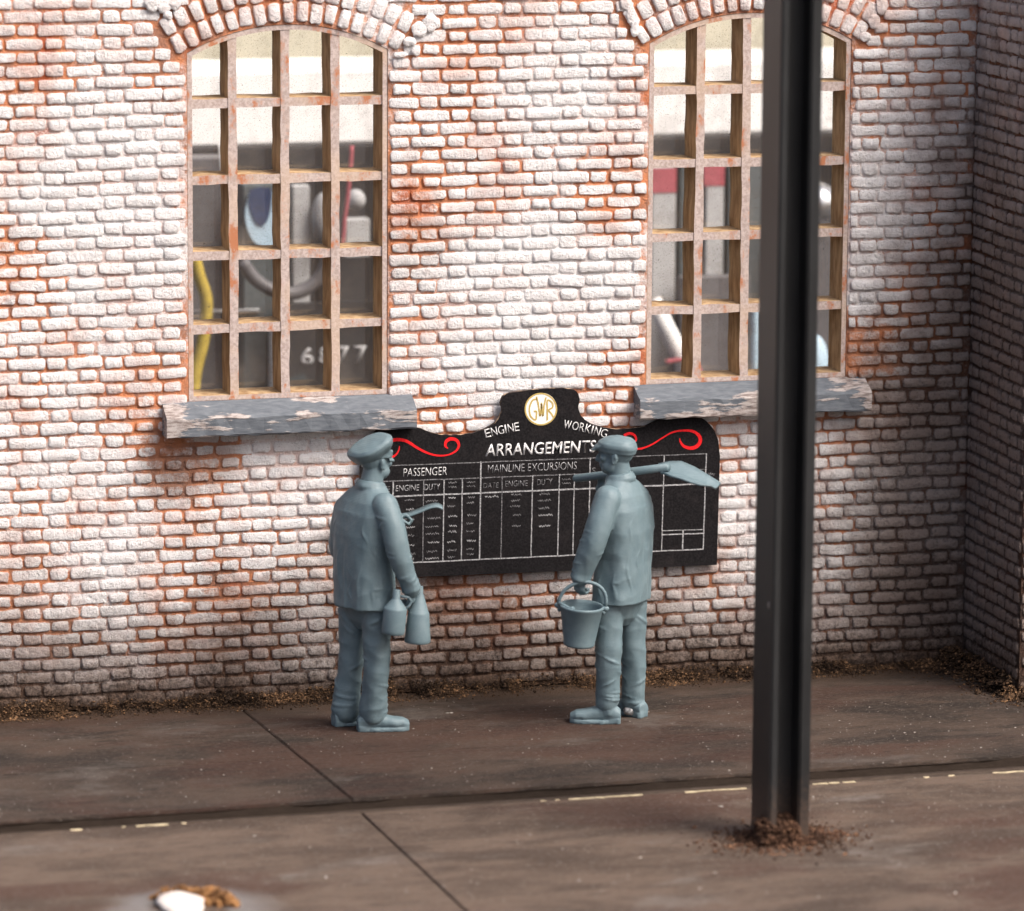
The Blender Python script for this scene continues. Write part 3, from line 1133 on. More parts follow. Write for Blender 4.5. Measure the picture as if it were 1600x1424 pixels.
right_side = smooth_path([(906, 625), (904, 640), (914, 656), (938, 667), (968, 671), (1005, 667), (1035, 655), (1062, 649), (1088, 650), (1108, 662), (1121, 684), (1125, 712)], 5)
left_side = [(2 * 845 - x - 2, y + 0.0385 * 2 * (x - 845) * 0.97 - 0.5) for x, y in right_side]
top_mid = smooth_path([left_side[0], (789, 617), (815, 612), (845, 608), (880, 607), (900, 611), right_side[0]], 4)
outline = [(561, 906), (1120, 883)] + list(reversed(right_side)) + list(reversed(top_mid))[1:-1] + left_side
pts2 = []
for px, py in outline:
    p = bp(px, py)
    j = 0.0016
    pts2.append((p.x - BO.x + random.uniform(-j, j), p.z - BO.z + random.uniform(-j, j)))
bm = bmesh.new()
for f in prism(bm, pts2, 0.0, 0.026):
    pass
bm.faces.ensure_lookup_table()
for f in bm.faces: f.material_index = 1
bm.faces[0].material_index = 0
bmesh.ops.recalc_face_normals(bm, faces=bm.faces[:])
mesh_obj('panel', bm, [M['board'], M['board_edge']], board)


def ribbon(name, pxs, widths_px, mat, depth=0.0, wob=0.0):
    """painted stroke of the given widths (photo pixels at the board) lying proud on the panel"""
    P = [bp(*p) for p in pxs]
    if not hasattr(widths_px, '__len__'): widths_px = [widths_px] * len(P)
    k = P[0]
    s = to_px(k)[2]
    bm = bmesh.new()
    L, R = [], []
    for i, p in enumerate(P):
        d = P[min(i + 1, len(P) - 1)] - P[max(i - 1, 0)]
        n = Vector((-d.z, 0, d.x)).normalized()
        w = widths_px[i] / s / 2
        off = random.uniform(-wob, wob) / s
        for lst, sg in ((L, 1), (R, -1)):
            q = p + n * (sg * w + off)
            lst.append((q.x - BO.x, q.z - BO.z))
    y0 = -0.0012 - depth
    a = [bm.verts.new((x, y0, z)) for x, z in L]
    b = [bm.verts.new((x, y0, z)) for x, z in R]
    a2 = [bm.verts.new((x, 0.0005, z)) for x, z in L]
    b2 = [bm.verts.new((x, 0.0005, z)) for x, z in R]
    for i in range(len(a) - 1):
        for q in ((a[i], b[i], b[i + 1], a[i + 1]), (a[i], a[i + 1], a2[i + 1], a2[i]), (b[i + 1], b[i], b2[i], b2[i + 1])):
            bm.faces.new(q)
    bmesh.ops.recalc_face_normals(bm, faces=bm.faces[:])
    if bm.faces[0].normal.y > 0: bmesh.ops.reverse_faces(bm, faces=bm.faces[:])
    return mesh_obj(name, bm, mat, board)


def seg(p, q, n=10):
    return [(p[0] + (q[0] - p[0]) * t / n, p[1] + (q[1] - p[1]) * t / n) for t in range(n + 1)]


# ruled lines
for a, b, w, m in (((575, 729.3), (1105, 709), 1.7, 'grey_print'), ((575, 753.5), (1104, 733.5), 1.9, 'grey_print'),
                   ((575, 777.8), (1102, 756), 2.9, 'line_print'), ((575, 882.5), (1099, 858.2), 2.3, 'line_print')):
    ribbon('ruled_line', seg(a, b, 40), w * 0.8, M[m], 0.0, 0.25)
for a, b, w, m in (((614.5, 752.5), (612, 880), 2.6, 'line_print'), ((662, 750.5), (660.4, 878), 1.8, 'grey_print'), ((694, 749), (691.7, 877), 2.1, 'line_print'),
                   ((722.4, 748), (720.6, 875.5), 2.2, 'line_print'), ((751.5, 721), (749, 874), 2.6, 'line_print'), ((784.7, 744), (782.5, 873), 1.7, 'grey_print'),
                   ((832.3, 742.5), (829.5, 870.5), 2.1, 'line_print'), ((874, 741), (871.2, 868.5), 2.1, 'line_print'), ((897.4, 740), (895, 867.5), 2.0, 'line_print'),
                   ((922, 715.5), (919.5, 866), 2.2, 'line_print'), ((1037.8, 711.8), (1033.6, 861), 2.0, 'line_print'), ((1103.6, 709), (1098.6, 858), 2.2, 'line_print')):
    ribbon('ruled_line', seg(a, b, 24), w * 0.8, M[m], 0.0008, 0.25)
for a, b, w in (((1035, 829.5), (1100, 827.5), 1.6), ((1035, 836), (1100, 833.5), 2.2)):
    ribbon('ruled_line', seg(a, b, 8), w * 0.8, M['line_print'], 0.0, 0.2)
ribbon('ruled_line', seg((1067.3, 829), (1066.3, 860), 6), 2.0, M['line_print'], 0.0008, 0.2)

# red scrolls
p = smooth_path([(592, 692), (606, 689.5), (622, 687), (636, 690), (652, 700), (668, 708), (684, 712), (700, 711), (712, 705), (717, 696), (713, 688), (704, 686), (697, 690), (696, 697), (700, 701)], 5)
wd = np.interp(np.linspace(0, 1, len(p)), [0, .12, .35, .5, .68, .8, .92, 1], [5, 5.5, 3.2, 2.2, 4.5, 5.5, 4, 1.5])
ribbon('scroll', p, list(wd), M['red_print'])
p = smooth_path([(592, 716), (606, 716), (617, 712), (623, 704), (624, 697)], 5)
ribbon('scroll', p, list(np.linspace(5, 1.2, len(p))), M['red_print'])
p = smooth_path([(974, 702), (990, 702), (1004, 700.5), (1020, 694), (1034, 685), (1050, 676), (1066, 673), (1082, 674), (1092, 681), (1094, 690), (1088, 698), (1078, 700.5), (1068, 697), (1063, 690), (1062, 685)], 5)
wd = np.interp(np.linspace(0, 1, len(p)), [0, .12, .3, .45, .58, .7, .85, 1], [2.2, 2.8, 2, 3.4, 5.5, 6, 4.2, 1.3])
ribbon('scroll', p, list(wd), M['red_print'], 0.0006)
p = smooth_path([(975, 681), (983, 677.5), (991, 680), (994, 687), (991, 692)], 5)
ribbon('scroll', p, list(np.linspace(4.8, 2.5, len(p))), M['red_print'])


def lettering(body, l, r, h, mat, parent=board, shear=0.0, thick=0.0, y=B0, plane=BY, origin=None, name='lettering', raise_=0.0015):
    """one line of letters from photo point l to r on a plane facing the viewer, cap height h pixels"""
    cu = bpy.data.curves.new(name, 'FONT')
    cu.body = body
    cu.size = 1.0
    cu.shear = shear
    cu.offset = thick
    cu.extrude = 0.0
    cu.resolution_u = 3
    tmp = bpy.data.objects.new('tmp', cu)
    COL.objects.link(tmp)
    bpy.context.view_layer.update()
    me = bpy.data.meshes.new_from_object(tmp.evaluated_get(bpy.context.evaluated_depsgraph_get()))
    bpy.data.objects.remove(tmp)
    bpy.data.curves.remove(cu)
    co = np.empty(len(me.vertices) * 3)
    me.vertices.foreach_get('co', co)
    co = co.reshape(-1, 3)
    A, Bp = on_wall(l[0], l[1], plane), on_wall(r[0], r[1], plane)
    s = to_px(A)[2]
    ex = (Bp - A)
    wid = ex.length
    ex = ex.normalized()
    ez = Vector((-ex.z, 0, ex.x))
    x0, x1 = co[:, 0].min(), co[:, 0].max()
    z0, z1 = co[:, 1].min(), co[:, 1].max()
    o = origin if origin is not None else BO
    X = (co[:, 0] - x0) / (x1 - x0) * wid
    Z = (co[:, 1] - z0) / (z1 - z0) * (h / s)
    out = np.array(A)[None] + X[:, None] * np.array(ex)[None] + Z[:, None] * np.array(ez)[None] - np.array(o)[None]
    out[:, 1] = plane - raise_ - o.y
    me.vertices.foreach_set('co', out.ravel())
    me.materials.clear()
    me.materials.append(mat)
    bm = bmesh.new()
    bm.from_mesh(me)
    bmesh.ops.recalc_face_normals(bm, faces=bm.faces[:])
    for f in bm.faces:
        if f.normal.y > 0: f.normal_flip()
    r_ = bmesh.ops.extrude_face_region(bm, geom=bm.faces[:])
    bmesh.ops.translate(bm, verts=[v for v in r_['geom'] if isinstance(v, bmesh.types.BMVert)], vec=(0, raise_ * 0.9, 0))
    bmesh.ops.recalc_face_normals(bm, faces=bm.faces[:])
    bpy.data.meshes.remove(me)
    return mesh_obj(name, bm, mat, parent)


lettering('ARRANGEMENTS', (758, 713.5), (931, 707), 19.5, M['white_print'], shear=0.12, thick=0.012)
for word, ps in (('ENGINE', [(759, 684.5), (769, 681.8), (779, 679.4), (789.5, 677.2), (794.5, 676.3), (804.5, 674.3), (813, 672.8)]),
                 ('WORKING', [(880, 669.5), (893, 671.5), (904, 673.6), (913, 675.4), (922.5, 677.8), (927, 679), (937, 682), (948, 685.4)])):
    for i, ch in enumerate(word):
        a, b = ps[i], ps[i + 1]
        k = 0.86 if ch != 'I' else 0.45
        lettering(ch, a, (a[0] + (b[0] - a[0]) * k, a[1] + (b[1] - a[1]) * k), 13.5, M['white_print'], thick=-0.006)
lettering('PASSENGER', (630, 745), (698, 742.2), 13, M['white_print'], shear=0.1, thick=-0.012)
lettering('MAINLINE EXCURSIONS', (762, 739), (901, 733.5), 12.3, M['line_print'], shear=0.08, thick=-0.014)
lettering('S', (925, 740), (931, 739.7), 9, M['grey_print'])
lettering('LY', (1108, 0), (1108.1, 0), 1, M['grey_print']) if False else None
for body, l, r, h, m in (('DATE', (586, 769.8), (609.5, 768.8), 9, 'grey_print'), ('ENGINE', (618, 768), (655, 766.5), 9.5, 'line_print'), ('DUTY', (663, 766.3), (687.5, 765.2), 9.5, 'line_print'),
                         ('DATE', (755, 763), (779, 762), 8, 'grey_print'), ('ENGINE', (789, 761), (824.5, 759.8), 9.5, 'grey_print'), ('DUTY', (839, 758.6), (863, 757.6), 9.5, 'grey_print')):
    lettering(body, l, r, h, M[m], shear=0.1, thick=-0.008)


def scribble(cx, cy, w, h, mat, width=1.05):
    """illegible chalk writing"""
    n = int(w / 2.2) + 2
    slope = -0.041
    P = []
    for i in range(n + 1):
        x = cx - w / 2 + w * i / n
        z = (random.uniform(0.2, 1) if i % 2 else random.uniform(-1, -0.2)) * h / 2
        P.append((x + random.uniform(-0.5, 0.5), cy + slope * (x - cx) + z))
    ribbon('chalk_writing', smooth_path(P, 2), width, mat)


for col, ys, w in ((640, (782, 796, 811, 824, 837, 852, 866, 873), 15), (676, (783, 810, 823, 834, 848, 862, 873), 21), (707, (778, 791, 807, 822, 831, 847, 860, 871), 13),
                   (735, (777, 786, 805, 818, 830, 845, 858, 866), 13), (768, (776,), 24), (806, (773, 782, 791, 805, 822), 15), (851, (772, 782, 794, 805, 822), 20)):
    for yv in ys:
        scribble(col + random.uniform(-2, 2), yv, w * random.uniform(0.75, 1.1), 4.2, M['grey_print' if random.random() < 0.65 else 'line_print'])
for col, yv in ((707, 754.5), (707, 761), (736, 753.5), (736, 760), (885, 749), (885, 755), (908, 752)):
    scribble(col, yv, 13, 3.4, M['grey_print'], 1.0)
scribble(1112, 741, 9, 6, M['grey_print'], 1.2)

# roundel
rc = bp(845, 639.5)
rs = to_px(rc)[2]
bm = bmesh.new()
R_ = 26.0 / rs
prism(bm, [(rc.x - BO.x + R_ * math.cos(t), rc.z - BO.z + R_ * 0.985 * math.sin(t)) for t in np.linspace(0, 2 * math.pi, 48, endpoint=False)], -0.0012, 0.0005)
bmesh.ops.recalc_face_normals(bm, faces=bm.faces[:])
mesh_obj('roundel', bm, M['roundel'], board)
circ = [(845 + 24.3 * math.cos(t), 639.5 + 24.3 * math.sin(t)) for t in np.linspace(0, 2 * math.pi, 49)]
ribbon('roundel_rim', circ, 2.3, M['gold'], 0.0012)
for pts, w in (
        # G
        ([(839, 624), (833, 625), (829, 631), (827, 639), (828, 648), (832, 654), (837, 656), (838, 649), (838, 643), (834, 643)], 2.6),
        # W
        ([(838, 620), (841, 632), (843.5, 650), (845, 643), (846, 630), (847, 643), (848.5, 650), (850, 634), (853, 621)], 2.6),
        # R
        ([(855, 657), (855, 640), (855, 626), (860, 627), (863.5, 631), (863, 637), (857, 641), (861, 646), (864.5, 652)], 2.6)):
    ribbon('monogram', smooth_path(pts, 4), w, M['gold'], 0.0014)
# two fixing holes / bolt heads at the lower right and by the left shoulder
for px, py in ((1069, 893), (1051, 891.5), (669, 668)):
    pass

# ------------------------------------------------------------------ steel column in the foreground
cb = on_ground(1256, 1318, ROAD_Z)
yf = cb.y
fx = lambda px: on_wall(px, 1305, yf).x
x_a, x_b, x_c, x_d = fx(1201.5), fx(1212.5), fx(1247), fx(1264.5)
depth = 0.31
column = empty('steel_column', ((x_a + x_d) / 2, yf + depth / 2, ROAD_Z))
tag(column, 'charcoal grey steel column standing in the foreground before the right window', 'column', kind='thing')
ox, oy = column.location.x, column.location.y


def vbar(name, x0, x1, y0, y1, z0, z1):
    bm = bmesh.new()
    box(bm, x0 - ox, x1 - ox, y0 - oy, y1 - oy, z0, z1)
    bmesh.ops.bevel(bm, geom=[e for e in bm.edges if abs(e.verts[0].co.z - e.verts[1].co.z) > 1], offset=0.009, segments=3, affect='EDGES')
    bmesh.ops.recalc_face_normals(bm, faces=bm.faces[:])
    return mesh_obj(name, bm, M['pillar'], column, smooth=False)


vbar('flange', x_a, x_b + 0.004, yf, yf + depth, 0.0, 5.2)
vbar('flange', x_c, x_d, yf, yf + depth, 0.0, 5.2)
vbar('web', x_b - 0.008, x_c + 0.010, yf + depth * 0.42, yf + depth * 0.58, 0.0, 5.19)
bm = bmesh.new()
ch = on_wall(1198, 950, yf)
bmesh.ops.create_icosphere(bm, subdivisions=1, radius=0.012, matrix=Matrix.Translation((x_a - ox - 0.002, yf + 0.06 - oy, ch.z - ROAD_Z)) @ Matrix.Diagonal((0.4, 1, 1.8, 1)))
mesh_obj('paint_chip', bm, M['grit'], column)

# ------------------------------------------------------------------ crumbs, dirt and grit
def crumbs(name, pts, sizes, mat, flat=0.8):
    """loose crumbs joined into one heap"""
    base = np.array([(1, 0, 0), (-1, 0, 0), (0, 1, 0), (0, -1, 0), (0, 0, 1), (0, 0, -1)], float)
    fs = [(0, 2, 4), (2, 1, 4), (1, 3, 4), (3, 0, 4), (2, 0, 5), (1, 2, 5), (3, 1, 5), (0, 3, 5)]
    V, F = [], []
    for k, (p, s) in enumerate(zip(pts, sizes)):
        v = base * (s * rng.uniform(0.55, 1.3, (6, 1))) + rng.normal(0, s * 0.18, (6, 3))
        v[:, 2] *= flat
        a = rng.uniform(0, 6.28)
        c, sn = math.cos(a), math.sin(a)
        v = np.stack([v[:, 0] * c - v[:, 1] * sn, v[:, 0] * sn + v[:, 1] * c, v[:, 2]], 1)
        V.append(v + np.array(p))
        F += [tuple(i + 6 * k for i in f) for f in fs]
    me = bpy.data.meshes.new(name)
    me.from_pydata(np.concatenate(V).tolist(), [], F)
    me.materials.append(mat)
    me.update()
    return tag(link(name, me), kind='stuff')


P, S_ = [], []
xs0, xs1 = WALL_L + 0.3, CORNER_X - 0.03
for i in range(40000):
    x = random.uniform(xs0, xs1)
    n1 = mnoise.noise((x * 1.9, 0.3, 0)) * 0.5 + 0.5
    n2 = mnoise.noise((x * 6.5, 4.3, 0)) * 0.5 + 0.5
    n3 = mnoise.noise((x * 2.7, 8.8, 0)) + 0.5 * mnoise.noise((x * 9, 1.8, 0))
    if n3 < -0.12 and random.random() < 0.75: continue
    hgt = 0.012 + 0.11 * n1 ** 1.5 + 0.05 * n2
    if abs(x - on_wall(1400, 1035).x) < 0.32: hgt *= 0.55
    d = min(0.30, abs(random.gauss(0, 0.055 + 0.03 * n2)))
    zmax = hgt * max(0.0, 1 - d / 0.13)
    z = random.uniform(0, 1) ** 0.8 * zmax
    P.append((x, -0.012 - d, z + 0.003))
    S_.append(min(0.022, max(0.003, random.lognormvariate(-5.75, 0.6))))
tag(crumbs('dirt', P, S_, M['dirt']), kind='stuff')
P, S_ = [], []
for i in range(4200):            # heap in the corner and along the pier foot
    t = random.random()
    cx, cy, r = (CORNER_X - 0.10, -0.08, 0.13) if t < 0.45 else (CORNER_X - 0.05, random.uniform(PIER_Y - 0.05, -0.05), 0.09)
    if t > 0.8: cx, cy, r = CORNER_X + 0.08, PIER_Y - 0.06, 0.13
    a, d = random.uniform(0, 6.28), abs(random.gauss(0, 1)) * r
    x, y = min(cx + math.cos(a) * d, CORNER_X - 0.005 if cy > PIER_Y else 9), min(cy + math.sin(a) * d, -0.01)
    z = random.random() * (0.13 if cy > PIER_Y else 0.09) * math.exp(-(d / r) ** 2)
    P.append((x, y, z))
    S_.append(min(0.030, random.lognormvariate(-4.95, 0.55)))
crumbs('dirt', P, S_, M['dirt'])
P, S_ = [], []
ccx, ccy = ox, oy - 0.05
for i in range(5200):            # dirt banked round the column foot
    a = random.uniform(0, 2 * math.pi)
    d = abs(random.gauss(0, 1)) * 0.165
    x, y = ccx + math.cos(a) * d * 1.1, ccy + math.sin(a) * d * 0.9
    z = random.random() * (0.13 * math.exp(-(d / 0.13) ** 2) + 0.008)
    P.append((x, y, ROAD_Z + z))
    S_.append(min(0.026, random.lognormvariate(-5.1, 0.5)))
for i in range(1500):             # climbing the left flange and the web
    x = random.uniform(x_a - 0.05, x_c)
    P.append((x, random.uniform(yf - 0.05, yf + depth * 0.4), ROAD_Z + 0.03 + random.random() ** 2.0 * 0.17 * (0.4 + 0.6 * abs(mnoise.noise((x * 14, 0, 0))) * 2)))
    S_.append(random.uniform(0.004, 0.013))
crumbs('dirt', P, S_, M['dark_dirt'])
P, S_ = [], []
for i in range(3200):
    px, py = random.uniform(-60, 1660), 1424 - 330 * random.random() ** 0.8
    if random.random() < 0.25: px = random.gauss(1350, 220)
    pv = on_ground(px, py, 0.0)
    if pv.y > -0.06: continue
    if pv.y > KY(pv.x): z = 0.001
    elif RY(pv.x) < pv.y: continue
    else: z = ROAD_Z + 0.001
    P.append((pv.x, pv.y, z))
    S_.append(min(0.010, max(0.0018, random.lognormvariate(-6.05, 0.5))))
for px, py, s in ((1127, 1260, 0.022), (700, 1114, 0.014), (706, 1114, 0.012), (1492, 1396, 0.016), (510, 1371, 0.014), (1118, 1364, 0.014), (1000, 1340, 0.013), (905, 1376, 0.011), (960, 1380, 0.010)):
    z = 0.001 if py < 1240 else ROAD_Z + 0.001
    pv = on_ground(px, py, z)
    P.append((pv.x, pv.y, z)); S_.append(s)
crumbs('grit', P, S_, M['grit'], 0.5)

# white lump half buried in brown dirt at the front edge
sp = on_ground(287, 1418, ROAD_Z)
bm = bmesh.new()
bmesh.ops.create_icosphere(bm, subdivisions=3, radius=1.0)
for v in bm.verts:
    c = v.co
    for pl, dd in ((Vector((0.5, 0.2, 0.85)), 0.62), (Vector((-0.6, -0.3, 0.7)), 0.70), (Vector((0.1, -0.8, 0.55)), 0.66), (Vector((0.9, -0.4, 0.1)), 0.72)):
        e_ = c.dot(pl.normalized()) - dd
        if e_ > 0: c -= pl.normalized() * e_
    k = 1 + 0.30 * mnoise.noise(c * 1.1 + Vector((13, 4, 2))) + 0.09 * mnoise.noise(c * 5.0)
    v.co = Vector((c.x * 0.125, c.y * 0.16, c.z * 0.046)) * k
    v.co.x += 0.05 * v.co.z / 0.075 * 0.3
stone = mesh_obj('stone', bm, M['white_stone'], None, True, (sp.x, sp.y, ROAD_Z + 0.02))
tag(stone, 'white lump half buried in orange brown dirt on the road, cut by the front edge', 'stone')
P, S_ = [], []
for i in range(700):
    a = random.uniform(-0.5, 2.4)
    d = random.uniform(0.06, 0.23)
    x, y = sp.x + 0.04 + math.cos(a) * d * 1.05, sp.y + 0.03 + math.sin(a) * d
    P.append((x, y, ROAD_Z + random.random() * 0.06 * math.exp(-((d - 0.15) / 0.06) ** 2)))
    S_.append(random.uniform(0.006, 0.020))
M['orange_dirt'] = dirt_mat('orange_dirt', ((0.08, 0.042, 0.022), (0.26, 0.125, 0.05), (0.50, 0.28, 0.12)))
crumbs('dirt', P, S_, M['orange_dirt'])


# ------------------------------------------------------------------ figures
def ellipsoid(bm, c, r, ax=None, seg=20):
    ax = ax or (Vector((1, 0, 0)), Vector((0, 1, 0)), Vector((0, 0, 1)))
    m = Matrix.Identity(4)
    for i in range(3):
        for j in range(3): m[j][i] = ax[i][j] * r[i]
        m[i][3] = c[i]
    bmesh.ops.create_uvsphere(bm, u_segments=seg, v_segments=seg // 2 + 2, radius=1.0, matrix=m)


def loft(bm, rings, seg=64, pw=1.0):
    """rings: (centre, a, b, side_dir, fore_dir)"""
    R = []
    for c, a, b, s, f in rings:
        row = []
        for k in range(seg):
            t = 2 * math.pi * k / seg
            ct, st = math.cos(t), math.sin(t)
            e = 2 / 2.5
            x = math.copysign(abs(ct) ** e, ct)
            y = math.copysign(abs(st) ** e, st)
            row.append(bm.verts.new(Vector(c) + s * (a * x) + f * (b * y)))
        R.append(row)
    for A, B in zip(R, R[1:]):
        for k in range(seg):
            j = (k + 1) % seg
            bm.faces.new((A[k], A[j], B[j], B[k]))
    bm.faces.new(list(reversed(R[0])))
    bm.faces.new(R[-1])


def limb(bm, pts, radii, squash=1.0, seg=36):
    """tapered limb with rounded ends and extra points along it"""
    pts = [Vector(p) for p in pts]
    pr_ = smooth_path([(p.x, p.y, p.z, r) for p, r in zip(pts, radii)], 5)
    tube(bm, [Vector(p[:3]) for p in pr_], [float(p[3]) for p in pr_], seg, True, squash)
    for p, r in zip(pts, radii):
        ellipsoid(bm, p, (r * 0.99,) * 3, seg=24)


def fuse(name, bm, voxel, iters, mat, parent, disp=None):
    """one continuous skin over everything in bm"""
    bmesh.ops.recalc_face_normals(bm, faces=bm.faces[:])
    me = bpy.data.meshes.new('tmp')
    bm.to_mesh(me)
    bm.free()
    o = bpy.data.objects.new('tmp', me)
    COL.objects.link(o)
    m = o.modifiers.new('r', 'REMESH')
    m.mode = 'VOXEL'
    m.voxel_size = voxel
    m.use_smooth_shade = True
    s = o.modifiers.new('s', 'SMOOTH')
    s.factor = 0.5
    s.iterations = iters
    dg = bpy.context.evaluated_depsgraph_get()
    out = bpy.data.meshes.new_from_object(o.evaluated_get(dg))
    out.name = name
    bpy.data.objects.remove(o)
    bpy.data.meshes.remove(me)
    if disp is not None:
        n = len(out.vertices)
        co = np.empty(n * 3); no = np.empty(n * 3)
        out.vertices.foreach_get('co', co)
        out.vertices.foreach_get('normal', no)
        co = co.reshape(-1, 3); no = no.reshape(-1, 3)
        d = np.array([disp(Vector(p)) for p in co])
        co += no * d[:, None]
        out.vertices.foreach_set('co', co.ravel())
    out.materials.clear()
    out.materials.append(mat)
    out.polygons.foreach_set('use_smooth', [True] * len(out.polygons))
    out.update()
    return link(name, out, parent)


def ridge(v):
    return 1 - abs(v) * 2


class Fig:
    def __init__(s, px0, py0):
        s.px0, s.py0 = px0, py0
        s.O = on_ground(px0, py0, 0.0)
        s.S = to_px(s.O)[2]
        d = (s.O - CAM).normalized()
        s.p = math.asin(-d.z)
        s.yaw = math.atan2(d.x, d.y)

    def q(s, px, py, dy=0.0):
        return Vector(((px - s.px0) / s.S, dy, ((s.py0 - py) / s.S - dy * math.sin(s.p)) / math.cos(s.p)))

    def root(s, name):
        return empty(name, s.O, None, -s.yaw)

    def w(s, v):
        return s.O + Matrix.Rotation(-s.yaw, 3, 'Z') @ Vector(v)


def make_head(bm, c, f, k=1.0):
    """c: centre of the skull; f: facing direction (horizontal)"""
    f = f.normalized()
    u = Vector((0, 0, 1))
    s = f.cross(u).normalized()          # his right
    ax = (s, f, u)
    e = lambda o, r: ellipsoid(bm, c + s * (o[0] * k) + f * (o[1] * k) + u * (o[2] * k), tuple(x * k for x in r), ax, 16)
    e((0, -0.008, 0.03), (0.074, 0.096, 0.088))
    e((0, 0.022, -0.03), (0.062, 0.070, 0.078))
    e((0, 0.052, -0.078), (0.040, 0.036, 0.030))       # chin
    for sg in (-1, 1):
        e((sg * 0.040, 0.030, -0.058), (0.026, 0.045, 0.036))   # jaw
        e((sg * 0.040, 0.066, -0.012), (0.026, 0.022, 0.022))   # cheek
        e((sg * 0.030, 0.078, 0.012), (0.013, 0.011, 0.010))    # eye
        e((sg * 0.077, -0.006, -0.008), (0.010, 0.021, 0.034))  # ear
        e((sg * 0.080, -0.014, 0.004), (0.012, 0.010, 0.022))
        e((sg * 0.078, 0.000, -0.032), (0.010, 0.010, 0.012))
        e((sg * 0.030, 0.084, 0.030), (0.028, 0.014, 0.009))    # brow
    tube(bm, [c + f * (0.086 * k) + u * (0.018 * k), c + f * (0.108 * k) - u * (0.016 * k), c + f * (0.112 * k) - u * (0.026 * k), c + f * (0.092 * k) - u * (0.034 * k)],
         [0.009 * k, 0.013 * k, 0.016 * k, 0.012 * k], 10)      # nose
    e((0, 0.088, -0.052), (0.024, 0.012, 0.007))                # lips
    e((0, 0.086, -0.062), (0.020, 0.012, 0.007))


def make_hand(bm, wrist, d, n, thumb_side=1, curl=1.0, k=1.0):
    """wrist point, direction of the palm, side the fingers close towards"""
    d = d.normalized()
    n = (n - d * n.dot(d)).normalized()
    a = d.cross(n).normalized()
    ellipsoid(bm, wrist + d * (0.048 * k), (0.041 * k, 0.052 * k, 0.017 * k), (a, d, n), 14)
    ellipsoid(bm, wrist + d * (0.076 * k), (0.042 * k, 0.022 * k, 0.016 * k), (a, d, n), 12)
    ln = (0.90, 1.0, 0.95, 0.78)
    for i in range(4):
        off = (i - 1.5) * 0.0205 * k * thumb_side * -1
        p = wrist + d * ((0.088 - 0.004 * abs(i - 1)) * k) + a * off
        pts, rad = [wrist + d * (0.06 * k) + a * (off * 0.9), p], [0.0095 * k, 0.0098 * k]
        ang = 0.0
        for L, r, da in ((0.044, 0.0092, 0.75), (0.029, 0.0085, 1.05), (0.023, 0.0072, 0.8)):
            ang += da * curl
            p = p + (d * math.cos(ang) + n * math.sin(ang)) * (L * ln[i] * k)
            pts.append(p); rad.append(r * k)
        tube(bm, pts, rad, 8)
        ellipsoid(bm, pts[-1], (rad[-1],) * 3, seg=8)
    b = wrist + d * (0.028 * k) + a * (0.030 * k * thumb_side)
    pts = [b, b + (d * 0.55 + a * thumb_side * 0.45 + n * 0.5) * (0.045 * k), b + (d * 1.05 + a * thumb_side * 0.30 + n * 1.0) * (0.052 * k)]
    tube(bm, pts, [0.014 * k, 0.0118 * k, 0.009 * k], 8)
    ellipsoid(bm, pts[-1], (0.009 * k,) * 3, seg=8)


def boot(bm, ankle, toe_dir, L=0.285, k=1.0, flat=False):
    """ankle: point about 10 cm above the sole"""
    t = Vector((toe_dir[0], toe_dir[1], 0)).normalized()
    s = Vector((t.y, -t.x, 0))
    u = Vector((0, 0, 1))
    g0 = Vector((ankle.x, ankle.y, 0))
    heel = g0 - t * 0.075
    # shaft
    tube(bm, [Vector((ankle.x, ankle.y, 0.20)), ankle + u * 0.01, g0 + u * 0.05 - t * 0.01], [0.062, 0.058, 0.052], 14)
    rows = []
    for d, w, h in ((-0.004, 0.038, 0.08), (0.04, 0.047, 0.115), (0.10, 0.048, 0.115), (0.15, 0.050, 0.092), (0.205, 0.055, 0.078), (0.25, 0.050, 0.074), (0.285, 0.030, 0.054)):
        c = heel + t * d * (L / 0.285)
        rows.append((c, w, h))
    V = []
    seg = 14
    for c, w, h in rows:
        row = []
        for k_ in range(seg):
            a = 2 * math.pi * k_ / seg
            y, z = math.cos(a), math.sin(a)
            zz = 0.012 + (h - 0.012) * (0.5 + 0.5 * z) if z > 0 else 0.012 + (h - 0.012) * 0.5 * (1 + z)
            row.append(bm.verts.new(c + s * (w * math.copysign(abs(y) ** 0.7, y)) + u * zz))
        V.append(row)
    for A, B in zip(V, V[1:]):
        for k_ in range(seg):
            j = (k_ + 1) % seg
            bm.faces.new((A[k_], A[j], B[j], B[k_]))
    bm.faces.new(list(reversed(V[0]))); bm.faces.new(V[-1])
    # sole with heel block
    for d0, d1, w, h in ((-0.005, 0.075, 0.042, 0.030), (0.06, 0.286, 0.052, 0.020)):
        n_ = 7
        top = []
        for i in range(n_ + 1):
            d = d0 + (d1 - d0) * i / n_
            e = 1 - (max(0, (i - n_ + 2)) / 2) ** 2 * 0.45
            if i == 0: e = 0.8
            top.append((heel + t * d * (L / 0.285), w * e))
        A = [bm.verts.new(c + s * w_ + u * h) for c, w_ in top] + [bm.verts.new(c - s * w_ + u * h) for c, w_ in reversed(top)]
        B = [bm.verts.new(Vector((v.co.x, v.co.y, 0.0))) for v in A]
        bm.faces.new(A); bm.faces.new(list(reversed(B)))
        for i in range(len(A)):
            j = (i + 1) % len(A)
            bm.faces.new((A[i], B[i], B[j], A[j]))


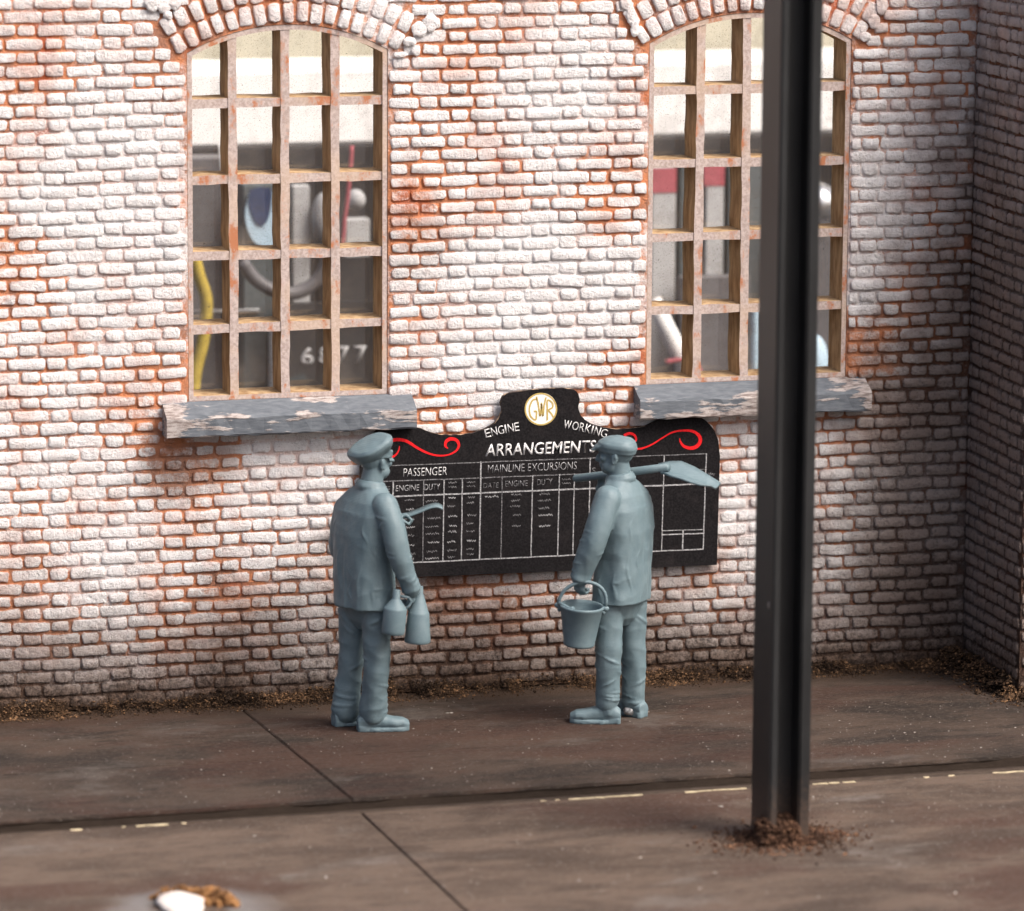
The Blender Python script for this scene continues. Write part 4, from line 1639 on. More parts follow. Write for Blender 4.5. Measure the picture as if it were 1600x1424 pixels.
def trouser_disp(seed):
    def f(p):
        a = mnoise.noise((p.x * 15 + seed, p.y * 15, p.z * 4.5 - p.x * 6))
        b = mnoise.noise((p.x * 26 + seed, p.y * 26, p.z * 8))
        c = mnoise.noise((p.x * 5 - p.z * 7 + seed, p.y * 5 + p.z * 3, p.z * 8 + p.x * 7))
        low = max(0, 1 - p.z / 0.22)
        d = mnoise.noise((p.x * 7 + seed, p.y * 7, p.z * 18))
        return a * 0.0055 + ridge(c) * 0.0045 * max(0, min(1, (1.0 - p.z) / 0.3)) + b * 0.0018 + d * 0.010 * low - 0.002
    return f


def jacket_disp(seed, seam=None):
    def f(p):
        a = mnoise.noise((p.x * 12 + seed, p.y * 12, p.z * 2.2))
        b = mnoise.noise((p.x * 7 + p.z * 6 + seed, p.y * 7, p.z * 6 - p.x * 6))
        c = mnoise.noise((p.x * 30 + seed, p.y * 30, p.z * 12))
        low = 0.5 + 0.9 * max(0, min(1, (1.3 - p.z) / 0.5))
        d = (a * 0.0085 + ridge(b) * 0.0030) * low + c * 0.0016 - 0.002
        return d
    return f


def crease_rings(bm, pts, rad, spec, r0=0.0105):
    """cloth creases: partial rings tilted across a limb; spec = (t along limb, tilt, start angle, sweep)"""
    pts = [Vector(p) for p in pts]
    n = len(pts) - 1
    for t, tilt, a0, sw in spec:
        k = min(n - 1, int(t * n))
        q_ = t * n - k
        c = pts[k].lerp(pts[k + 1], q_)
        d = (pts[k + 1] - pts[k]).normalized()
        r = rad[k] + (rad[k + 1] - rad[k]) * q_
        u_, v_ = frame_axes(d)
        P, R = [], []
        m = 9
        for i in range(m):
            w = i / (m - 1)
            a = a0 + sw * w
            P.append(c + (u_ * math.cos(a) + v_ * math.sin(a)) * (r - 0.0040) + d * (tilt * (w - 0.5)))
            R.append(r0 * (0.35 + 0.65 * math.sin(math.pi * w)))
        tube(bm, P, R, 7)


def torso_folds(bm, torso, s, f, spec, r0=0.010, sink=0.0045):
    cs = [Vector(c) for c, a, b in torso]
    n = len(torso) - 1

    def at(t, ang):
        k = min(n - 1, max(0, int(t)))
        q_ = t - k
        c = cs[k].lerp(cs[k + 1], q_)
        a = torso[k][1] + (torso[k + 1][1] - torso[k][1]) * q_
        b = torso[k][2] + (torso[k + 1][2] - torso[k][2]) * q_
        ct, st = math.cos(ang), math.sin(ang)
        e = 0.8
        return c + s * ((a - sink) * math.copysign(abs(ct) ** e, ct)) + f * ((b - sink) * math.copysign(abs(st) ** e, st))
    for t0, a0, t1, a1 in spec:
        m = 10
        P = [at(t0 + (t1 - t0) * i / (m - 1), a0 + (a1 - a0) * i / (m - 1) + 0.06 * math.sin(i * 0.9)) for i in range(m)]
        tube(bm, P, [r0 * (0.35 + 0.65 * math.sin(math.pi * i / (m - 1))) for i in range(m)], 7)


def person(F, name, label, fdeg, torso, arms, legs, neck, head_c, head_f, hands, cap_fn, seed, toes, lapel=True):
    root = F.root(name)
    tag(root, label, 'person', kind='thing')
    f = Vector((math.cos(math.radians(fdeg)), math.sin(math.radians(fdeg)), 0))
    s = f.cross(Vector((0, 0, 1))).normalized()       # his right-hand side
    # ---- body: one continuous surface
    bm = bmesh.new()
    loft(bm, [(c, a * 0.86, b * 0.84, s, f) for c, a, b in torso])
    limb(bm, neck, [0.066, 0.062, 0.060])
    make_head(bm, head_c, head_f)
    for pts, rad in arms:
        limb(bm, pts, [r * 0.74 for r in rad])
    for h in hands: make_hand(bm, *h)
    for pts, rad in legs:
        limb(bm, pts, [r * 0.72 for r in rad])
    body = fuse('body', bm, 0.0055, 3, M['resin'], root)
    # ---- jacket
    bm = bmesh.new()
    loft(bm, [(c, a, b, s, f) for c, a, b in torso])
    for pts, rad in arms:
        limb(bm, pts, rad)
        # cuff
        a, b = Vector(pts[-2]), Vector(pts[-1])
        d = (b - a).normalized()
        tube(bm, [b - d * 0.035, b + d * 0.012], [rad[-1] * 1.08, rad[-1] * 1.10], 16)
    # collar
    nb = Vector(neck[0])
    nv = (Vector(neck[1]) - nb).normalized()
    ring = []
    for k in range(21):
        t = 2 * math.pi * k / 20
        ring.append(nb + s * (0.064 * math.cos(t)) + f * (0.064 * math.sin(t)) + nv * (0.016 - 0.012 * math.sin(t)))
    for h_, r_ in ((-0.026, 0.028), (-0.008, 0.020)):
        tube(bm, [c + nv * h_ for c in ring], r_, 10)
    # hem roll, back seam and pocket flap
    c, a, b = torso[0]
    bk = Vector(torso[2][0]) - f * torso[2][2]
    tube(bm, [Vector(torso[0][0]) - f * (torso[0][2] - 0.001), bk - f * -0.001, Vector(torso[4][0]) - f * (torso[4][2] - 0.002)], 0.006, 8)
    rr = random.Random(seed)
    for pts, rad in arms:
        crease_rings(bm, pts, rad, [(0.40 + 0.06 * i + rr.uniform(-.02, .02), rr.uniform(-0.07, 0.07), rr.uniform(0, 6.28), rr.uniform(1.6, 3.0)) for i in range(4)] +
                     [(0.78 + 0.07 * i, rr.uniform(-0.05, 0.05), rr.uniform(0, 6.28), rr.uniform(2.0, 3.6)) for i in range(3)] +
                     [(0.12 + 0.08 * i, rr.uniform(-0.10, 0.10), rr.uniform(0, 6.28), rr.uniform(1.2, 2.4)) for i in range(3)])
    torso_folds(bm, torso, s, f, [(0.2, -1.2, 2.2, -0.9), (0.3, -2.0, 2.4, -2.4), (0.1, -0.6, 1.6, -0.35), (0.1, -2.7, 1.7, -2.9), (2.6, -0.7, 3.8, -1.05), (2.5, -2.3, 3.9, -2.0),
                                  (1.2, -1.9, 2.6, -1.75), (0.1, -1.45, 1.5, -1.35), (1.9, -0.15, 3.0, -0.6), (0.1, 0.1, 1.4, 0.3), (0.1, 3.0, 1.5, 2.9)], 0.0105)
    torso_folds(bm, torso, s, f, [(4.15, -2.75, 4.15, -0.40)], 0.006, 0.003)     # yoke seam
    torso_folds(bm, torso, s, f, [(1.05, -0.75, 1.05, 0.10), (1.05, 3.05, 1.05, 3.9)], 0.010, 0.005)   # pocket flaps
    fuse('jacket', bm, 0.0055, 3, M['resin'], root, jacket_disp(seed))
    # ---- trousers
    bm = bmesh.new()
    hp = [Vector(l[0][0]) for l in legs]
    mid = (hp[0] + hp[1]) / 2
    loft(bm, [(mid + Vector((0, 0, -0.12)), 0.03, 0.04, s, f), (mid + Vector((0, 0, -0.07)), 0.10, 0.080, s, f), (mid, 0.150, 0.105, s, f), (mid + Vector((0, 0, 0.10)), 0.160, 0.120, s, f)])
    for pts, rad in legs:
        limb(bm, pts, rad)
        crease_rings(bm, pts, rad, [(0.04 + 0.07 * i, rr.uniform(0.05, 0.11) * rr.choice((-1, 1)), rr.uniform(0, 6.28), rr.uniform(1.4, 2.4)) for i in range(4)] +
                     [(0.44 + 0.06 * i, rr.uniform(0.04, 0.10) * rr.choice((-1, 1)), rr.uniform(0, 6.28), rr.uniform(1.6, 2.8)) for i in range(5)] +
                     [(0.80 + 0.06 * i, rr.uniform(-0.05, 0.05), rr.uniform(0, 6.28), rr.uniform(2.0, 3.8)) for i in range(4)], 0.011)
    fuse('trousers', bm, 0.0055, 3, M['resin'], root, trouser_disp(seed + 3))
    # ---- boots
    for (pts, rad), (ank, td, L) in zip(legs, toes):
        bm = bmesh.new()
        boot(bm, ank, td, L)
        fuse('boot', bm, 0.005, 2, M['resin'], root, lambda p: mnoise.noise(p * 30) * 0.0025)
    cap_fn(root, F, head_c, head_f)
    return root


# ---- man in the peaked cap, near the left window
F1 = Fig(578, 1141)
q = F1.q
f1 = 38.0
F = Vector((math.cos(math.radians(f1)), math.sin(math.radians(f1)), 0))
S1 = F.cross(Vector((0, 0, 1)))
torso1 = [(q(570, 946, 0.03), 0.200, 0.145), (q(569, 915, 0.03), 0.196, 0.142), (q(568, 875, 0.03), 0.194, 0.138), (q(568, 835, 0.03), 0.203, 0.138),
          (q(570, 803, 0.03), 0.207, 0.128), (q(573, 784, 0.03), 0.190, 0.108), (q(577, 770, 0.03), 0.135, 0.085), (q(579, 761, 0.03), 0.080, 0.070)]
arms1 = [([q(601, 795, -0.115), q(613, 830, -0.16), q(621, 866, -0.175), q(632, 898, -0.165), q(641, 922, -0.15)], [0.074, 0.072, 0.068, 0.060, 0.050]),
         ([q(541, 796, 0.17), q(534, 832, 0.20), q(535, 862, 0.23), q(575, 838, 0.30), q(612, 811, 0.32)], [0.072, 0.070, 0.064, 0.055, 0.046])]
legs1 = [([q(588, 950, -0.045), q(588, 990, -0.05), q(589, 1035, -0.055), q(585, 1080, -0.03), q(583, 1112, -0.01)], [0.086, 0.078, 0.072, 0.074, 0.080]),
         ([q(553, 950, 0.105), q(551, 990, 0.115), q(549, 1035, 0.12), q(543, 1080, 0.13), q(541, 1108, 0.13)], [0.086, 0.080, 0.074, 0.076, 0.082])]
hands1 = [(q(641, 920, -0.15), Vector((0.10, 0.1, -1)), Vector((-0.75, 0.65, 0)), 1, 1.1), (q(612, 810, 0.32), Vector((0.95, 0.1, 0.22)), Vector((0, -0.2, -1)), -1, 1.35)]


def flat_top_cap(root, F_, c, hf):
    u = Vector((0, 0, 1))
    hf = hf.normalized()
    sd = hf.cross(u)
    bm = bmesh.new()
    # band round the head, tipped back a little
    tilt = (u * 0.985 + hf * 0.10).normalized()
    fb = (hf - tilt * hf.dot(tilt)).normalized()
    b0 = c + u * 0.030 - hf * 0.006
    loft(bm, [(b0 - tilt * 0.004, 0.083, 0.104, sd, fb), (b0 + tilt * 0.040, 0.086, 0.107, sd, fb)])
    # soft crown, overhanging and sagging to the back
    ct = Vector((-0.20, -0.62, 0.74)).normalized()
    fc = (hf - ct * hf.dot(ct)).normalized()
    c0 = b0 + tilt * 0.046 - hf * 0.022 + Vector((-0.006, -0.012, 0))
    loft(bm, [(c0 - ct * 0.062, 0.084, 0.092, sd, fc), (c0 - ct * 0.040, 0.096, 0.103, sd, fc), (c0 - ct * 0.016, 0.110, 0.114, sd, fc), (c0 + ct * 0.010, 0.116, 0.119, sd, fc),
              (c0 + ct * 0.034, 0.110, 0.120, sd, fc), (c0 + ct * 0.050, 0.090, 0.098, sd, fc), (c0 + ct * 0.057, 0.04, 0.045, sd, fc)])
    fuse('cap', bm, 0.005, 4, M['resin'], root, lambda p: mnoise.noise(p * 22) * 0.002)
    bm = bmesh.new()
    rows = []
    for i in range(9):
        a = -1.05 + 2.1 * i / 8
        e = b0 + sd * (0.082 * math.sin(a)) + fb * (0.104 * math.cos(a)) + tilt * 0.004
        o = b0 + sd * (0.086 * math.sin(a)) + fb * (0.104 + 0.040 * math.cos(a * 1.25)) * math.cos(a) - tilt * (0.014 + 0.012 * math.cos(a))
        rows.append([bm.verts.new(e + tilt * 0.004), bm.verts.new(o + tilt * 0.004), bm.verts.new(o - tilt * 0.004), bm.verts.new(e - tilt * 0.006)])
    for A, B in zip(rows, rows[1:]):
        for k in range(4):
            j = (k + 1) % 4
            bm.faces.new((A[k], A[j], B[j], B[k]))
    bm.faces.new(rows[0]); bm.faces.new(list(reversed(rows[-1])))
    bmesh.ops.recalc_face_normals(bm, faces=bm.faces[:])
    mesh_obj('cap_peak', bm, M['resin'], root, True)


hc1 = q(585, 725, 0.045)
man1 = person(F1, 'person', 'grey blue man in a peaked cap standing with two conical cans in his hand', f1, torso1, arms1, legs1,
              [q(579, 762, 0.03), q(582, 748, 0.035), q(584, 736, 0.04)], hc1, Vector((0.76, 0.65, 0)), hands1, flat_top_cap, 3.0,
              [(q(580, 1112, -0.01), (1, 0.10), 0.29), (q(541, 1106, 0.13), (0.93, 0.36), 0.285)])

# ---- man in the flat cap with bucket and shovel
F2 = Fig(958, 1127)
q = F2.q
f2 = 148.0
torso2 = [(q(968, 938, 0.03), 0.190, 0.140), (q(970, 905, 0.03), 0.186, 0.138), (q(973, 870, 0.03), 0.182, 0.132), (q(974, 830, 0.03), 0.196, 0.132),
          (q(973, 795, 0.03), 0.203, 0.124), (q(971, 774, 0.03), 0.180, 0.105), (q(968, 758, 0.03), 0.125, 0.082), (q(965, 748, 0.03), 0.078, 0.068)]
arms2 = [([q(946, 785, -0.125), q(935, 820, -0.17), q(925, 853, -0.19), q(913, 884, -0.18), q(906, 905, -0.17)], [0.078, 0.078, 0.074, 0.064, 0.054]),
         ([q(995, 784, 0.18), q(978, 815, 0.25), q(960, 830, 0.31), q(948, 795, 0.34), q(940, 762, 0.33)], [0.072, 0.070, 0.064, 0.056, 0.048])]
legs2 = [([q(950, 945, -0.045), q(950, 985, -0.05), q(950, 1030, -0.06), q(949, 1075, -0.045), q(948, 1098, -0.04)], [0.085, 0.078, 0.072, 0.067, 0.066]),
         ([q(986, 945, 0.105), q(986, 985, 0.115), q(989, 1030, 0.13), q(989, 1070, 0.14), q(989, 1096, 0.145)], [0.086, 0.080, 0.073, 0.068, 0.065])]
hands2 = [(q(906, 903, -0.17), Vector((-0.12, 0.05, -1)), Vector((0.65, 0.7, 0.2)), -1, 1.15), (q(940, 768, 0.33), Vector((-0.05, 0.02, 1)), Vector((0.5, -0.85, 0.1)), 1, 1.1)]


def flat_cap(root, F_, c, hf):
    u = Vector((0, 0, 1))
    hf = hf.normalized()
    sd = hf.cross(u)
    bm = bmesh.new()
    b0 = c + u * 0.030 - hf * 0.004
    tl = (u - hf * 0.10).normalized()
    hb = (hf + u * 0.10).normalized()
    loft(bm, [(b0 - tl * 0.012, 0.083, 0.105, sd, hb), (b0 + tl * 0.006, 0.087, 0.109, sd, hb), (b0 + tl * 0.020, 0.093, 0.114, sd, hb), (b0 + tl * 0.040 + hf * 0.002, 0.092, 0.110, sd, hb),
              (b0 + tl * 0.060 - hf * 0.006, 0.078, 0.092, sd, hb), (b0 + tl * 0.074 - hf * 0.014, 0.055, 0.064, sd, hb), (b0 + tl * 0.081 - hf * 0.018, 0.025, 0.03, sd, hb)])
    dn = (hf - u * 0.38).normalized()
    un = (u + hf * 0.38).normalized()
    ellipsoid(bm, b0 + hf * 0.070 + u * 0.030, (0.078, 0.075, 0.026), (sd, dn, un), 20)
    ellipsoid(bm, b0 + hf * 0.112 + u * 0.010, (0.062, 0.044, 0.0105), (sd, dn, un), 18)
    fuse('cap', bm, 0.005, 4, M['resin'], root, lambda p: mnoise.noise(p * 24) * 0.002)


hc2 = q(959, 716, 0.03)
man2 = person(F2, 'person', 'grey blue man in a flat cap with shovel on shoulder and bucket in hand', f2, torso2, arms2, legs2,
              [q(965, 750, 0.03), q(964, 738, 0.03), q(962, 726, 0.03)], hc2, Vector((-0.97, 0.22, 0)), hands2, flat_cap, 11.0,
              [(q(948, 1100, -0.04), (-1, 0.05), 0.285), (q(990, 1094, 0.145), (-0.75, 0.66), 0.285)])
# filler patch on his far heel
hp_ = q(983, 1111, 0.105)
bm = bmesh.new()
ellipsoid(bm, hp_, (0.034, 0.024, 0.026), seg=14)
for v in bm.verts: v.co += Vector((mnoise.noise(v.co * 60), mnoise.noise(v.co * 60 + Vector((5, 0, 0))), mnoise.noise(v.co * 60 + Vector((0, 7, 0))))) * 0.006
mesh_obj('heel_patch', bm, M['scuff'], man2, True)['label'] = 'shiny grey patch on the heel'


# ---- things the men hold
def held(F_, name, label, cat, base, tilt_x=0.0, tilt_y=0.0, group=None):
    o = empty(name, F_.w(base))
    o.rotation_euler = (tilt_x, tilt_y, -F_.yaw)
    return tag(o, label, cat, group)


def can(F_, label, base, prof, tilt, handle):
    o = held(F_, 'can', label, 'can', base, 0.0, tilt, 'cans held by the man in the peaked cap')
    bm = bmesh.new()
    lathe(bm, prof, 32)
    b = mesh_obj('can_body', bm, M['resin'], o, True)
    bm = bmesh.new()
    tube(bm, handle, 0.0085, 8)
    mesh_obj('handle', bm, M['resin'], o, True)
    return o


F1q = F1.q
b1 = F1q(613.5, 992, -0.19)
can(F1, 'shorter grey can with narrow neck, nearest the legs of the man in the peaked cap', b1,
    [(0, 0), (0.061, 0), (0.065, 0.004), (0.066, 0.02), (0.066, 0.140), (0.064, 0.147), (0.062, 0.149), (0.026, 0.196), (0.0215, 0.203), (0.0205, 0.25), (0.018, 0.253), (0, 0.253)], math.radians(5),
    [(0.055, 0, 0.145), (0.078, 0.01, 0.165), (0.085, 0.01, 0.19), (0.07, 0.005, 0.212), (0.024, 0, 0.216)])
b2 = F1q(651.5, 1005, -0.12)
can(F1, 'taller grey can tapering to its neck, in front of the bricks beside the hand', b2,
    [(0, 0), (0.070, 0), (0.073, 0.004), (0.073, 0.02), (0.060, 0.168), (0.057, 0.175), (0.055, 0.177), (0.025, 0.275), (0.0215, 0.282), (0.0205, 0.318), (0.018, 0.321), (0, 0.321)], math.radians(2),
    [(-0.048, 0, 0.172), (-0.062, 0.0, 0.20), (-0.058, 0, 0.235), (-0.030, 0, 0.262)])

# slip of paper seen edge-on
bm = bmesh.new()
path = smooth_path([(617, 809), (632, 808.5), (645, 804.5), (657, 800), (669, 795), (679, 792.5), (686, 793), (692, 796)], 3)
rows = []
for i, (x, y) in enumerate(path):
    a, b = F1q(x, y, 0.30), F1q(x, y + 1.2, 0.44)
    a.z += 0.0
    b.z = a.z - 0.004
    t = 0.0042
    rows.append([bm.verts.new(F1.w(v) - F1.O) for v in (a + Vector((0, 0, t)), b + Vector((0, 0, t)), b - Vector((0, 0, t)), a - Vector((0, 0, t)))])
for A, B in zip(rows, rows[1:]):
    for k in range(4):
        j = (k + 1) % 4
        bm.faces.new((A[k], A[j], B[j], B[k]))
bm.faces.new(rows[0]); bm.faces.new(list(reversed(rows[-1])))
bmesh.ops.recalc_face_normals(bm, faces=bm.faces[:])
paper = mesh_obj('paper', bm, M['resin'], None, True, F1.O)
tag(paper, 'thin curling grey slip held out edge-on before the board columns', 'paper')

# bucket
F2q = F2.q
tb = F2q(904, 1010, -0.19)
bucket = held(F2, 'bucket', 'grey bucket with a hooped handle hanging from the flat capped man\'s hand', 'bucket', tb, math.radians(3), math.radians(3.5))
bm = bmesh.new()
Rt, Rb, hb = 0.122, 0.088, 0.235
lathe(bm, [(0, 0), (Rb - 0.004, 0), (Rb, 0.005), (Rb + 0.002, 0.012), (Rb + 0.001, 0.02), (Rt - 0.002, hb - 0.022), (Rt + 0.004, hb - 0.014), (Rt + 0.005, hb - 0.004), (Rt, hb),
           (Rt - 0.008, hb - 0.002), (Rt - 0.011, hb - 0.02), (Rb - 0.010, 0.018), (0, 0.016)], 40)
mesh_obj('bucket_body', bm, M['resin'], bucket, True)
bm = bmesh.new()
arc = []
hx = Rt + 0.012
top = 0.145
for i in range(17):
    t = math.pi * i / 16
    arc.append((-hx * math.cos(t) + 0.02 * math.sin(t), 0.0, hb - 0.01 + top * math.sin(t) ** 0.8))
tube(bm, arc, 0.0105, 10)
mesh_obj('bail', bm, M['resin'], bucket, True)
for sg in (-1, 1):
    bm = bmesh.new()
    ellipsoid(bm, (sg * (Rt + 0.010), 0, hb - 0.012), (0.024, 0.016, 0.018), seg=12)
    ellipsoid(bm, (sg * (Rt + 0.002), 0, hb - 0.034), (0.012, 0.016, 0.016), seg=10)
    mesh_obj('ear', bm, M['resin'], bucket, True)
bm = bmesh.new()
tube(bm, [(-Rt - 0.008, -0.01, hb + 0.004), (-Rt + 0.025, -0.04, hb - 0.004), (-Rt + 0.055, -0.065, hb - 0.012), (-Rt + 0.075, -0.085, hb - 0.004)], [0.013, 0.012, 0.012, 0.014], 8)
mesh_obj('hook', bm, M['resin'], bucket, True)

# shovel
sh = empty('shovel', F2.w(F2q(985, 746, 0.17)), None, -F2.yaw)
tag(sh, 'grey shovel lying over the shoulder with its blade out behind', 'shovel')
so = F2q(985, 746, 0.17)
A, B = F2q(893, 748, 0.35) - so, F2q(1040, 733, 0.04) - so
bm = bmesh.new()
tube(bm, [A, A.lerp(B, 0.02), A.lerp(B, 0.5), B], [0.018, 0.0235, 0.024, 0.023], 14)
mesh_obj('handle', bm, M['resin'], sh, True)
bm = bmesh.new()
rows = []
dish = (0, 0.35, 0.8, 1, 0.8, 0.35, 0)
for (p0, p1) in (((1024, 728, 0.09), (1031, 742, 0.0)), ((1042, 724, 0.115), (1043, 748, -0.04)), ((1060, 723.5, 0.12), (1058, 752, -0.06)), ((1080, 732, 0.10), (1072, 757, -0.07)),
                 ((1102, 745, 0.07), (1088, 761.5, -0.08)), ((1121, 757, 0.04), (1106, 762.5, -0.08))):
    a, b = F2q(*p0) - so, F2q(*p1) - so
    rows.append([a.lerp(b, k / 6) - Vector((0, 0, 0.022 * dish[k])) for k in range(7)])
t = Vector((0, 0, 0.006))
up_ = [[bm.verts.new(v + t) for v in r] for r in rows]
dn_ = [[bm.verts.new(v - t) for v in r] for r in rows]
n_, m_ = len(rows), 7
for i in range(n_ - 1):
    for k in range(m_ - 1):
        bm.faces.new((up_[i][k], up_[i][k + 1], up_[i + 1][k + 1], up_[i + 1][k]))
        bm.faces.new((dn_[i][k], dn_[i + 1][k], dn_[i + 1][k + 1], dn_[i][k + 1]))
ring_i = [(0, k) for k in range(m_)] + [(i, m_ - 1) for i in range(1, n_)] + [(n_ - 1, k) for k in range(m_ - 2, -1, -1)] + [(i, 0) for i in range(n_ - 2, 0, -1)]
for (i, k), (i2, k2) in zip(ring_i, ring_i[1:] + ring_i[:1]):
    bm.faces.new((up_[i][k], dn_[i][k], dn_[i2][k2], up_[i2][k2]))
bmesh.ops.recalc_face_normals(bm, faces=bm.faces[:])
mesh_obj('blade', bm, M['resin'], sh, True)

# ------------------------------------------------------------------ room seen through the windows
M['cream_wall'] = simple('cream_wall', (0.62, 0.58, 0.46), 0.9, 0.1, var=0.03, scale=3)
M['white_gloss'] = simple('white_board', (0.85, 0.84, 0.82), 0.7, 0.2, var=0.01, scale=2)
M['cab_dark'] = simple('charcoal_cabinet', (0.026, 0.025, 0.026), 0.7, 0.3, var=0.15, scale=3)
M['navy'] = simple('navy_cloth', (0.035, 0.055, 0.12), 0.6, 0.3, var=0.1)
M['pale_blue'] = simple('pale_blue_card', (0.42, 0.56, 0.66), 0.5, 0.4, var=0.03)
M['yellow'] = simple('mustard_strap', (0.50, 0.37, 0.06), 0.6, 0.3, var=0.1)
M['steel'] = simple('brushed_steel', (0.62, 0.63, 0.65), 0.25, 0.5, 0.9, var=0.05)
M['grey_metal'] = simple('mid_grey_rubber', (0.125, 0.12, 0.125), 0.4, 0.4, var=0.1)
M['pale_grey'] = simple('pale_grey_card', (0.42, 0.42, 0.42), 0.7, 0.3, var=0.05)
M['pink_red'] = simple('dusky_red_band', (0.40, 0.10, 0.12), 0.7, 0.2, var=0.08)
M['slate'] = simple('slate_card', (0.10, 0.115, 0.12), 0.7, 0.2, var=0.08)
floor = pydata_obj('floor', [(-9, 0.9, -0.02), (9, 0.9, -0.02), (9, 9, -0.02), (-9, 9, -0.02)], [(0, 1, 2, 3)], M['cab_dark'])
tag(floor, kind='structure')
bm = bmesh.new()
box(bm, -8, 8, 7.4, 7.55, 0.0, 7.5)
tag(mesh_obj('back_wall', bm, M['cream_wall']), 'cream back wall seen through the top window panes', 'wall', kind='thing')
YC = 5.4
zc = on_wall(450, 232, YC).z
zw = on_wall(450, 113, YC + 0.02).z
bm = bmesh.new()
box(bm, -6, 6, YC, YC + 1.1, 0.0, zc)
bmesh.ops.bevel(bm, geom=bm.edges[:], offset=0.02, segments=2, affect='EDGES')
cab = mesh_obj('cabinet', bm, M['cab_dark'])
tag(cab, 'long charcoal cabinet standing inside behind both windows', 'cabinet')
bm = bmesh.new()
box(bm, -6, 6, YC + 0.15, YC + 1.0, zc + 0.003, zw)
bmesh.ops.bevel(bm, geom=bm.edges[:], offset=0.02, segments=2, affect='EDGES')
tag(mesh_obj('panel', bm, M['white_gloss']), 'bright white boxed panel on top of the cabinet behind the windows', 'panel')
YI = 4.75
bz = on_wall(450, 640, YI).z
bm = bmesh.new()
box(bm, -6, 6, YI - 0.65, YC - 0.01, bz - 0.09, bz - 0.03)
bench = empty('bench', (0, 0, 0))
tag(bench, 'dark work bench inside, just below the window sills', 'bench')
mesh_obj('bench_top', bm, M['cab_dark'], bench)
for x in (-5.5, -2, 2, 5.5):
    bm = bmesh.new()
    box(bm, x - 0.05, x + 0.05, YI - 0.3, YI - 0.2, -0.02, bz - 0.091)
    mesh_obj('leg', bm, M['cab_dark'], bench)


def ip(px, py, y=YI):
    return on_wall(px, py, y)


def card(name, label, cat, x0, y0, x1, y1, mat, y=YI, dep=0.12, bands=()):
    a, b = ip(x0, y1, y), ip(x1, y0, y)
    o = empty(name, ((a.x + b.x) / 2, y, bz - 0.03))
    tag(o, label, cat)
    bm = bmesh.new()
    box(bm, a.x - o.location.x, b.x - o.location.x, 0, dep, 0.0, b.z - o.location.z)
    bmesh.ops.bevel(bm, geom=bm.edges[:], offset=0.008, segments=1, affect='EDGES')
    mesh_obj('carton', bm, mat, o)
    for (c0, d0, c1, d1, m) in bands:
        a, b = ip(c0, d1, y), ip(c1, d0, y)
        bm = bmesh.new()
        box(bm, a.x - o.location.x, b.x - o.location.x, -0.006, 0.0, max(a.z - o.location.z, 0.01), b.z - o.location.z)
        mesh_obj('printed_band', bm, m, o)
    return o


# left window
o = card('carton', 'tall pale blue carton with a navy pointed patch seen through the left window', 'carton', 381, 288, 436, 640, M['slate'], YI, 0.3)
bm = bmesh.new()
c = ip(408, 330, YI - 0.02)
prism(bm, [(x - c.x, z - c.z) for x, z in [(ip(px, py).x, ip(px, py).z) for px, py in smooth_path([(388, 300), (381, 330), (384, 355), (394, 376), (410, 384), (428, 382), (430, 340), (426, 300), (406, 296)], 3)]], -0.03, -0.002)
bmesh.ops.recalc_face_normals(bm, faces=bm.faces[:])
h_ = mesh_obj('panel_face', bm, M['pale_blue'], o, False); h_.matrix_world = Matrix.Translation(c)
bm = bmesh.new()
prism(bm, [(x - c.x, z - c.z) for x, z in [(ip(px, py).x, ip(px, py).z) for px, py in smooth_path([(388, 295), (386, 318), (394, 342), (405, 352), (415, 342), (421, 318), (421, 295), (404, 291)], 3)]], -0.04, -0.031)
bmesh.ops.recalc_face_normals(bm, faces=bm.faces[:])
h_ = mesh_obj('patch', bm, M['navy'], o, False); h_.matrix_world = Matrix.Translation(c)
bpy.context.view_layer.update()
for ch_ in o.children:
    if ch_.name.startswith(('panel_face', 'patch')):
        ch_.matrix_local = o.matrix_world.inverted() @ Matrix.Translation(c)
card('carton', 'brown grey carton at the left edge inside the left window', 'carton', 270, 246, 352, 640, M['grey_metal'], YI + 0.2, 0.2)


def bent(name, label, cat, pts, r, mat, y=YI, squash=1.0):
    P = [ip(px, py, y) for px, py in smooth_path(pts, 4)]
    bm = bmesh.new()
    c = P[-1]
    tube(bm, [p - c for p in P], r, 10, True, squash)
    return tag(mesh_obj(name, bm, mat, None, True, c), label, cat)


bent('strap', 'mustard yellow strap hanging inside the left window', 'strap', [(304, 400), (311, 430), (322, 465), (322, 500), (316, 540), (306, 580), (300, 640)], 0.046, M['yellow'], YI - 0.1, 0.9)
bent('rail', 'pale horizontal rail across the dark lower panes of the left window', 'rail', [(200, 489), (330, 487), (405, 485)], 0.013, M['pale_grey'], YI - 0.02)
bent('rail', 'thin white upright rod in the left column of panes', 'rail', [(342, 224), (347, 270), (352, 320), (352, 380), (352, 640)], 0.008, M['white_gloss'], YI - 0.12)
bent('tube', 'pale upright tube behind the second pane of the bottom row', 'tube', [(425, 500), (425, 560), (425, 640)], 0.022, M['pale_grey'], YI - 0.15)
bent('hose', 'grey hose curving in a ring behind the middle panes', 'hose', [(378, 408), (398, 436), (428, 454), (462, 458), (494, 440), (512, 405), (520, 360), (516, 320)], 0.046, M['grey_metal'], YI - 0.2)
bent('ribbon', 'thin dull red ribbon in the right column of panes of the left window', 'ribbon', [(550, 228), (547, 270), (543, 310), (538, 350), (534, 400)], 0.014, M['pink_red'], YI - 0.1)
